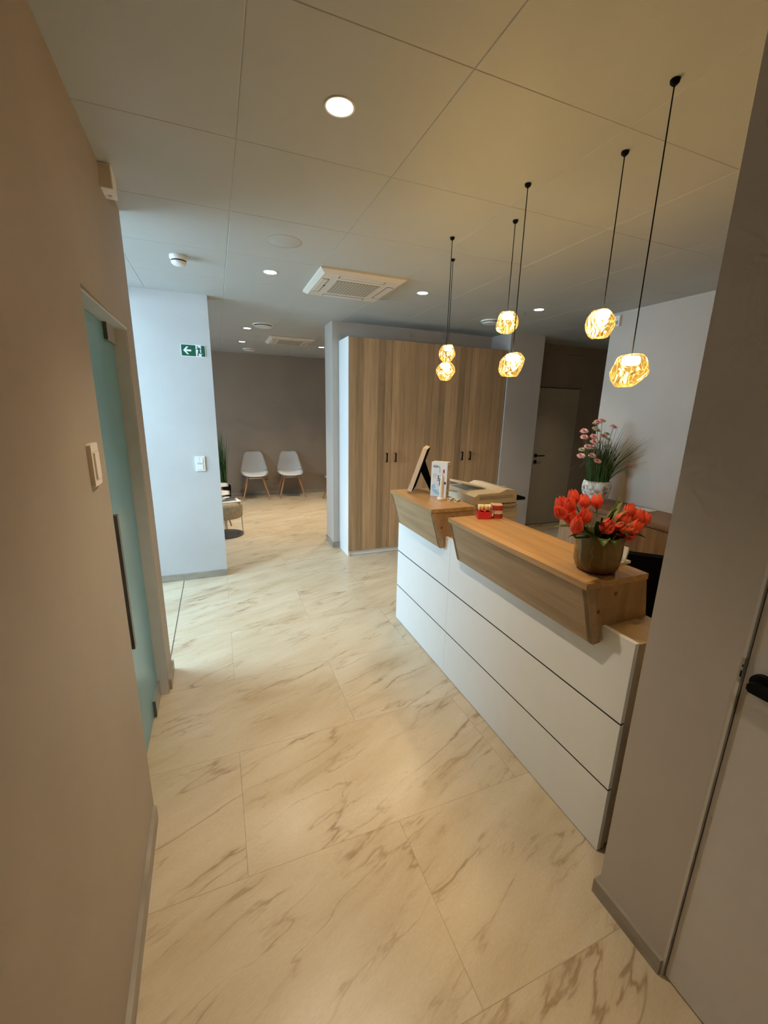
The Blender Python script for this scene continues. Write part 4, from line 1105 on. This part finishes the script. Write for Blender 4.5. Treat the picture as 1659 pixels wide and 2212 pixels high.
def limb(pts, ws):
    for (a, b), (wa, wb) in zip(zip(pts, pts[1:]), zip(ws, ws[1:])):
        A, B = Vector(a), Vector(b); d = (B - A).normalized(); n_ = Vector((-d.y, d.x))
        solid([tuple(A + n_ * wa), tuple(A - n_ * wa), tuple(B - n_ * wb), tuple(B + n_ * wb)])
    for (x, z), w_ in zip(pts[1:-1], ws[1:-1]):
        solid([(x + w_ * math.cos(2 * PI * k / 12), z + w_ * math.sin(2 * PI * k / 12)) for k in range(12)])
solid([(.0345 + .0058 * math.cos(2 * PI * k / 16), .0325 + .0058 * math.sin(2 * PI * k / 16)) for k in range(16)])
limb([(.0415, .0275), (.0425, .020), (.0460, .004)], [.0035, .0085, .0065])
limb([(.0400, .0235), (.0320, .0135), (.0215, .0115)], [.0042, .0032, .0022])
limb([(.0450, .0235), (.0530, .0205), (.0585, .0105)], [.0045, .0035, .0026])
limb([(.0450, .008), (.0405, -.0140), (.0325, -.0370)], [.0058, .0045, .0033])
limb([(.0465, .008), (.0500, -.0175), (.0655, -.0205)], [.0058, .0045, .0028])
limb([(.0315, -.0360), (.0410, -.0420)], [.0035, .0022])
obj('running_figure', rm, 'sign_green', es)
bm = nb(); add_prism(bm, [(.063, -.021), (.067, -.0185), (.072, -.027), (.069, -.029)], -.0056, -.0043, 'y'); obj('foot_mark', bm, 'sign_white', es)

sw_ = thing('light_switch', 'white light switch plate with three rockers below the exit sign', 'light switch', (-.163, 4.1335, 1.122))
bm = nb(); add_prism(bm, rrect(.083, .138, .006), -.010, 0, 'y'); obj('plate', bm, 'white_plastic', sw_, bev=.002)
for x0, x1, z0, z1 in ((-.024, -.001, .008, .055), (.001, .024, .008, .055), (-.024, .024, -.055, -.008)):
    bm = nb(); add_box(bm, x0, x1, -.014, -.010, z0, z1); obj('rocker', bm, 'white', sw_, bev=.0015)
bm = nb(); add_box(bm, -.026, .026, -.0104, -.0098, -.057, .057); obj('recess', bm, 'ac_white', sw_)

sw2 = thing('light_switch', 'ivory light switch with one rocker on the left wall by the glass door', 'light switch', (wl(1.415), 1.415, 1.468), (0, 0, R(1.26)))
bm = nb(); add_prism(bm, [(a, b) for a, b in rrect(.082, .12, .006)], 0, .011, 'x'); obj('plate', bm, 'ivory', sw2, bev=.002)
bm = nb(); add_box(bm, .011, .0155, -.024, .024, -.040, .034); obj('rocker', bm, 'ivory', sw2, bev=.002)
bm = nb(); add_box(bm, .0105, .0118, -.026, .026, -.042, .036); add_box(bm, .0105, .0118, -.026, .0262, .036, .037); obj('recess', bm, 'ac_white', sw2)

# ------------------------------------------------------------------ waiting area
def chair_proto():
    t = thing('shell_chair', 'x', 'chair')
    def prof(v):   # side profile, chair faces -y
        if v < .5:
            s = v / .5
            return (-.215 + .38 * s, .440 - .030 * math.sin(PI * s) + .012 * s - .020 * (1 - s) ** 3)
        s = (v - .5) / .5
        return (.165 + .020 * math.sin(PI * min(1, s * 1.6)) + .055 * s, .452 + .393 * s)
    def fn(u, v):
        s = (u - .5) * 2
        y, z = prof(v)
        if v < .5: w = .150 + .090 * math.sin(PI / 2 * min(1, v / .40)) ** .8
        else: w = .240 - .092 * ((v - .5) / .5) ** 1.1
        if v > .90: w -= .035 * ((v - .90) / .10) ** 2.2
        edge = abs(s) ** 2.2
        if v < .5: z += .060 * edge * min(1, .25 + v * 1.6)
        else:
            y -= .060 * edge * (1 - .5 * (v - .5) / .5); z += .060 * edge * (1 - (v - .5) / .5) * .9
            z -= .010 * (1 - s * s) * max(0, (v - .85) / .15)
        return Vector((s * w, y, z))
    bm = nb(); fs = add_grid(bm, fn, 16, 26); bmesh.ops.solidify(bm, geom=fs, thickness=.007)
    shell = obj('seat_shell', bm, 'seat_shell', t, smooth=True)
    bm = nb()
    def cu(u, v):
        s = (u - .5) * 2; p = fn(.5 + s * .42, .04 + v * .40); return p + Vector((0, 0, .006 + .022 * (1 - s ** 4) * (1 - (2 * v - 1) ** 4)))
    add_grid(bm, cu, 12, 12); obj('seat_pad', bm, 'seat_shell', t, smooth=True)
    bm = nb(); add_box(bm, -.13, .13, -.11, .12, .375, .388); add_tube(bm, [(-.12, -.10, .385), (.12, -.10, .385)], .012, 8); add_tube(bm, [(-.12, .12, .385), (.12, .12, .385)], .012, 8); obj('seat_support', bm, 'ac_white', t)
    for sx in (-1, 1):
        for y0, y1 in ((-.10, -.215), (.12, .20)):
            bm = nb(); add_tube(bm, [(sx * .125, y0, .40), (sx * .235, y1 * .93, 0)], [.018, .011], 10); obj('leg', bm, 'leg_wood', t, smooth='auto')
    return t
ch = chair_proto()
tag(ch, 'white shell chair with wooden legs against the taupe wall, left of the pair', 'chair', 'white shell chairs in the waiting area')
ch.location = (.592, 7.80, 0)
for x, y, rz, lab in ((1.238, 7.80, 0, 'white shell chair with wooden legs against the taupe wall, right of the pair'),
                      (-.10, 6.20, R(90), 'white shell chair seen from the side behind the magazine stool, nearer of two'),
                      (-.105, 6.86, R(90), 'white shell chair seen from the side behind the magazine stool, farther of two'),
                      (1.99, 7.20, R(-80), 'shell chair of which one wooden leg shows beside the wall stub')):
    c_ = copy_tree(ch); c_.location = (x, y, 0); c_.rotation_euler = (0, 0, rz); c_['label'] = lab

st = thing('footstool', 'round beige felt stool on thin metal legs behind the exit sign wall', 'stool', (.03, 5.57, 0))
bm = nb(); add_lathe(bm, [(0, .24), (.19, .24), (.212, .255), (.215, .40), (.205, .437), (.18, .4485), (0, .449)], 40)
for v in bm.verts:
    r = math.hypot(v.co.x, v.co.y)
    if r > .2: v.co.z += .010 * noise.noise(v.co * 9); v.co.x *= 1 + .03 * noise.noise(v.co * 7); v.co.y *= 1 + .03 * noise.noise(v.co * 7)
obj('felt_seat', bm, 'felt', st, smooth=True)
for k in range(4):
    a = PI / 4 + k * PI / 2 - .75
    bm = nb(); add_tube(bm, [(.195 * math.cos(a), .195 * math.sin(a), .25), (.205 * math.cos(a), .205 * math.sin(a), .012)], .004, 8); obj('leg', bm, 'dark_metal', st)
bm = nb(); add_lathe(bm, [(.208, .004), (.213, .008), (.208, .012), (.203, .008)], 40, close=True); obj('base_ring', bm, 'dark_metal', st, smooth=True)
bm = nb(); add_lathe(bm, [(0, .0015), (.204, .0015), (.204, .007), (0, .007)], 40); obj('dark_disc', bm, 'dark_metal', st)  # dark disc filling the ring just above the floor
for i, (x, y, z, rz, w_, h_, mat, lab) in enumerate(((.055, 5.53, .4505, 14, .23, .30, 'paper', 'white magazine at the bottom of the pile on the stool'),
                                             (.010, 5.55, .4625, 20, .21, .27, 'dark_print', 'dark magazine in the middle of the pile on the stool'),
                                             (.005, 5.57, .4745, 32, .20, .26, 'dark_print', 'black and white magazine on top of the stool'))):
    g = thing('magazine', lab, 'magazine', (x, y, z), (0, 0, R(rz)), 'magazines on the felt stool')
    bm = nb(); add_box(bm, -h_ / 2, h_ / 2, -w_ / 2, w_ / 2, 0, .010); obj('pages', bm, 'paper', g, bev=.001)
    bm = nb(); add_box(bm, -h_ / 2, h_ / 2, -w_ / 2, w_ / 2, .0101, .0112); cv = obj('cover', bm, mat, g)
    if i == 2:
        bm = nb()
        for px, py, r1, r2 in ((.06, .02, .06, .03), (-.04, -.05, .05, .02), (-.07, .05, .03, .025)):
            add_prism(bm, [(px + r1 * math.cos(2 * PI * k / 12), py + r2 * math.sin(2 * PI * k / 12)) for k in range(12)], .0112, .0115)
        obj('cover_picture', bm, 'paper', cv)

gp = thing('potted_grass', 'tall dark ornamental grass in the corner behind the side on chairs', 'plant', (.015, 7.72, 0))
bm = nb(); add_lathe(bm, [(0, 0), (.11, 0), (.14, .02), (.15, .26), (.14, .28), (.13, .26), (0, .25)], 28); obj('pot', bm, 'black', gp, smooth='auto')
bm = nb(); random.seed(9)
for k in range(150):
    a = random.uniform(0, 2 * PI); r0 = random.uniform(0, .09)
    root = Vector((r0 * math.cos(a), r0 * math.sin(a), .24))
    h = random.uniform(.45, 1.0)
    tip = Vector((root.x * 1.3 + random.uniform(-.06, .06), root.y * 1.3 + random.uniform(-.06, .06), .24 + h))
    add_tube(bm, blade_pts(root, tip, .6), [.0045, .004, .004, .0035, .003, .0025, .0018, .0006], 4)
o = obj('grass_blades', bm, 'grass', gp); o['kind'] = 'stuff'

# ------------------------------------------------------------------ lights
def spot(x, y, e, col=(1.0, .835, .61), size=110, blend=1.0):
    li = bpy.data.lights.new('downlight_beam', 'SPOT'); li.energy = e; li.color = col; li.spot_size = R(size); li.spot_blend = blend; li.shadow_soft_size = .035
    o = bpy.data.objects.new('downlight_beam', li); COL.objects.link(o); o.location = (x, y, CZ - .006)
for (x, y), e, sz in (((.425, 1.495), 135, 98), ((.423, 3.257), 60, 96), ((1.605, 3.249), 60, 100), ((2.792, 3.262), 55, 100), ((.424, 5.554), 130, 100), ((.43, 6.697), 115, 100), ((1.582, 6.637), 150, 100),
                      ((.425, -.26), 40, 100), ((2.5, 1.5), 22, 100), ((1.7, 5.55), 80, 100), ((4.35, 4.05), 26, 80)):
    spot(x, y, e, size=sz)

def sky_patch(x, y, z, sy, sz, tilt, e, col):
    """Open sky outside a window: a broad soft light that only reaches the room through the glazing."""
    li = bpy.data.lights.new('sky_patch', 'AREA'); li.shape = 'RECTANGLE'; li.size = sz; li.size_y = sy; li.energy = e; li.color = col
    o = bpy.data.objects.new('sky_patch', li); COL.objects.link(o); o.location = (x, y, z); o.rotation_euler = (0, -PI / 2 + R(tilt), 0)
sky_patch(-2.0, 3.38, 2.35, 2.0, 2.6, 32, 300, (.54, .78, 1.0))
sky_patch(-2.75, 5.9, 1.95, 2.9, 1.5, 20, 120, (.60, .80, 1.0))

# overcast sky, brighter overhead than at the horizon, dull ground below
wd = bpy.data.worlds.new('daylight'); scene.world = wd; wd.use_nodes = True
wn_ = wd.node_tree; bgn = wn_.nodes['Background']
tcw = N(wn_, 'TexCoord'); sepw = N(wn_, 'SeparateXYZ'); L(wn_, tcw.outputs['Generated'], sepw.inputs[0])
L(wn_, ramp(wn_, math_n(wn_, 'MULTIPLY_ADD', sepw.outputs[2], .5, .5), [(0.0, (.15, .20, .255)), (0.49, (.17, .23, .29)), (0.53, (.20, .29, .40)), (0.70, (.40, .62, .85)), (0.9, (.52, .77, 1.0))]), bgn.inputs[0])
bgn.inputs[1].default_value = 4.0

# ------------------------------------------------------------------ camera
f = 887.878; rv = Vector((.245176449, -.379802324, -.0244863434))
rot = Matrix.Rotation(rv.length, 3, rv.normalized())
base = Matrix(((1, 0, 0), (0, 0, -1), (0, 1, 0)))
Rm = rot @ base                       # world -> camera (x right, y down, z forward)
cw = Matrix((Rm[0], -Rm[1], -Rm[2])).transposed().to_4x4()
cam = bpy.data.cameras.new('camera'); cam.sensor_fit = 'VERTICAL'; cam.sensor_height = 24.0; cam.sensor_width = 18.0
cam.lens = f / 2212 * 24.0; cam.clip_start = .02
co = bpy.data.objects.new('camera', cam); COL.objects.link(co)
co.matrix_world = Matrix.Translation((0, 0, 1.64)) @ cw
scene.camera = co

vs_ = scene.view_settings
vs_.view_transform = 'Standard'; vs_.look = 'None'; vs_.gamma = 1.0; vs_.use_curve_mapping = False; vs_.exposure = 0.18
scene.cycles.use_denoising = True
scene.cycles.max_bounces = 8; scene.cycles.diffuse_bounces = 4; scene.cycles.glossy_bounces = 3; scene.cycles.transparent_max_bounces = 10
scene.cycles.use_adaptive_sampling = True; scene.cycles.adaptive_threshold = 0.08; scene.cycles.adaptive_min_samples = 14
scene.cycles.sample_clamp_indirect = 6.0
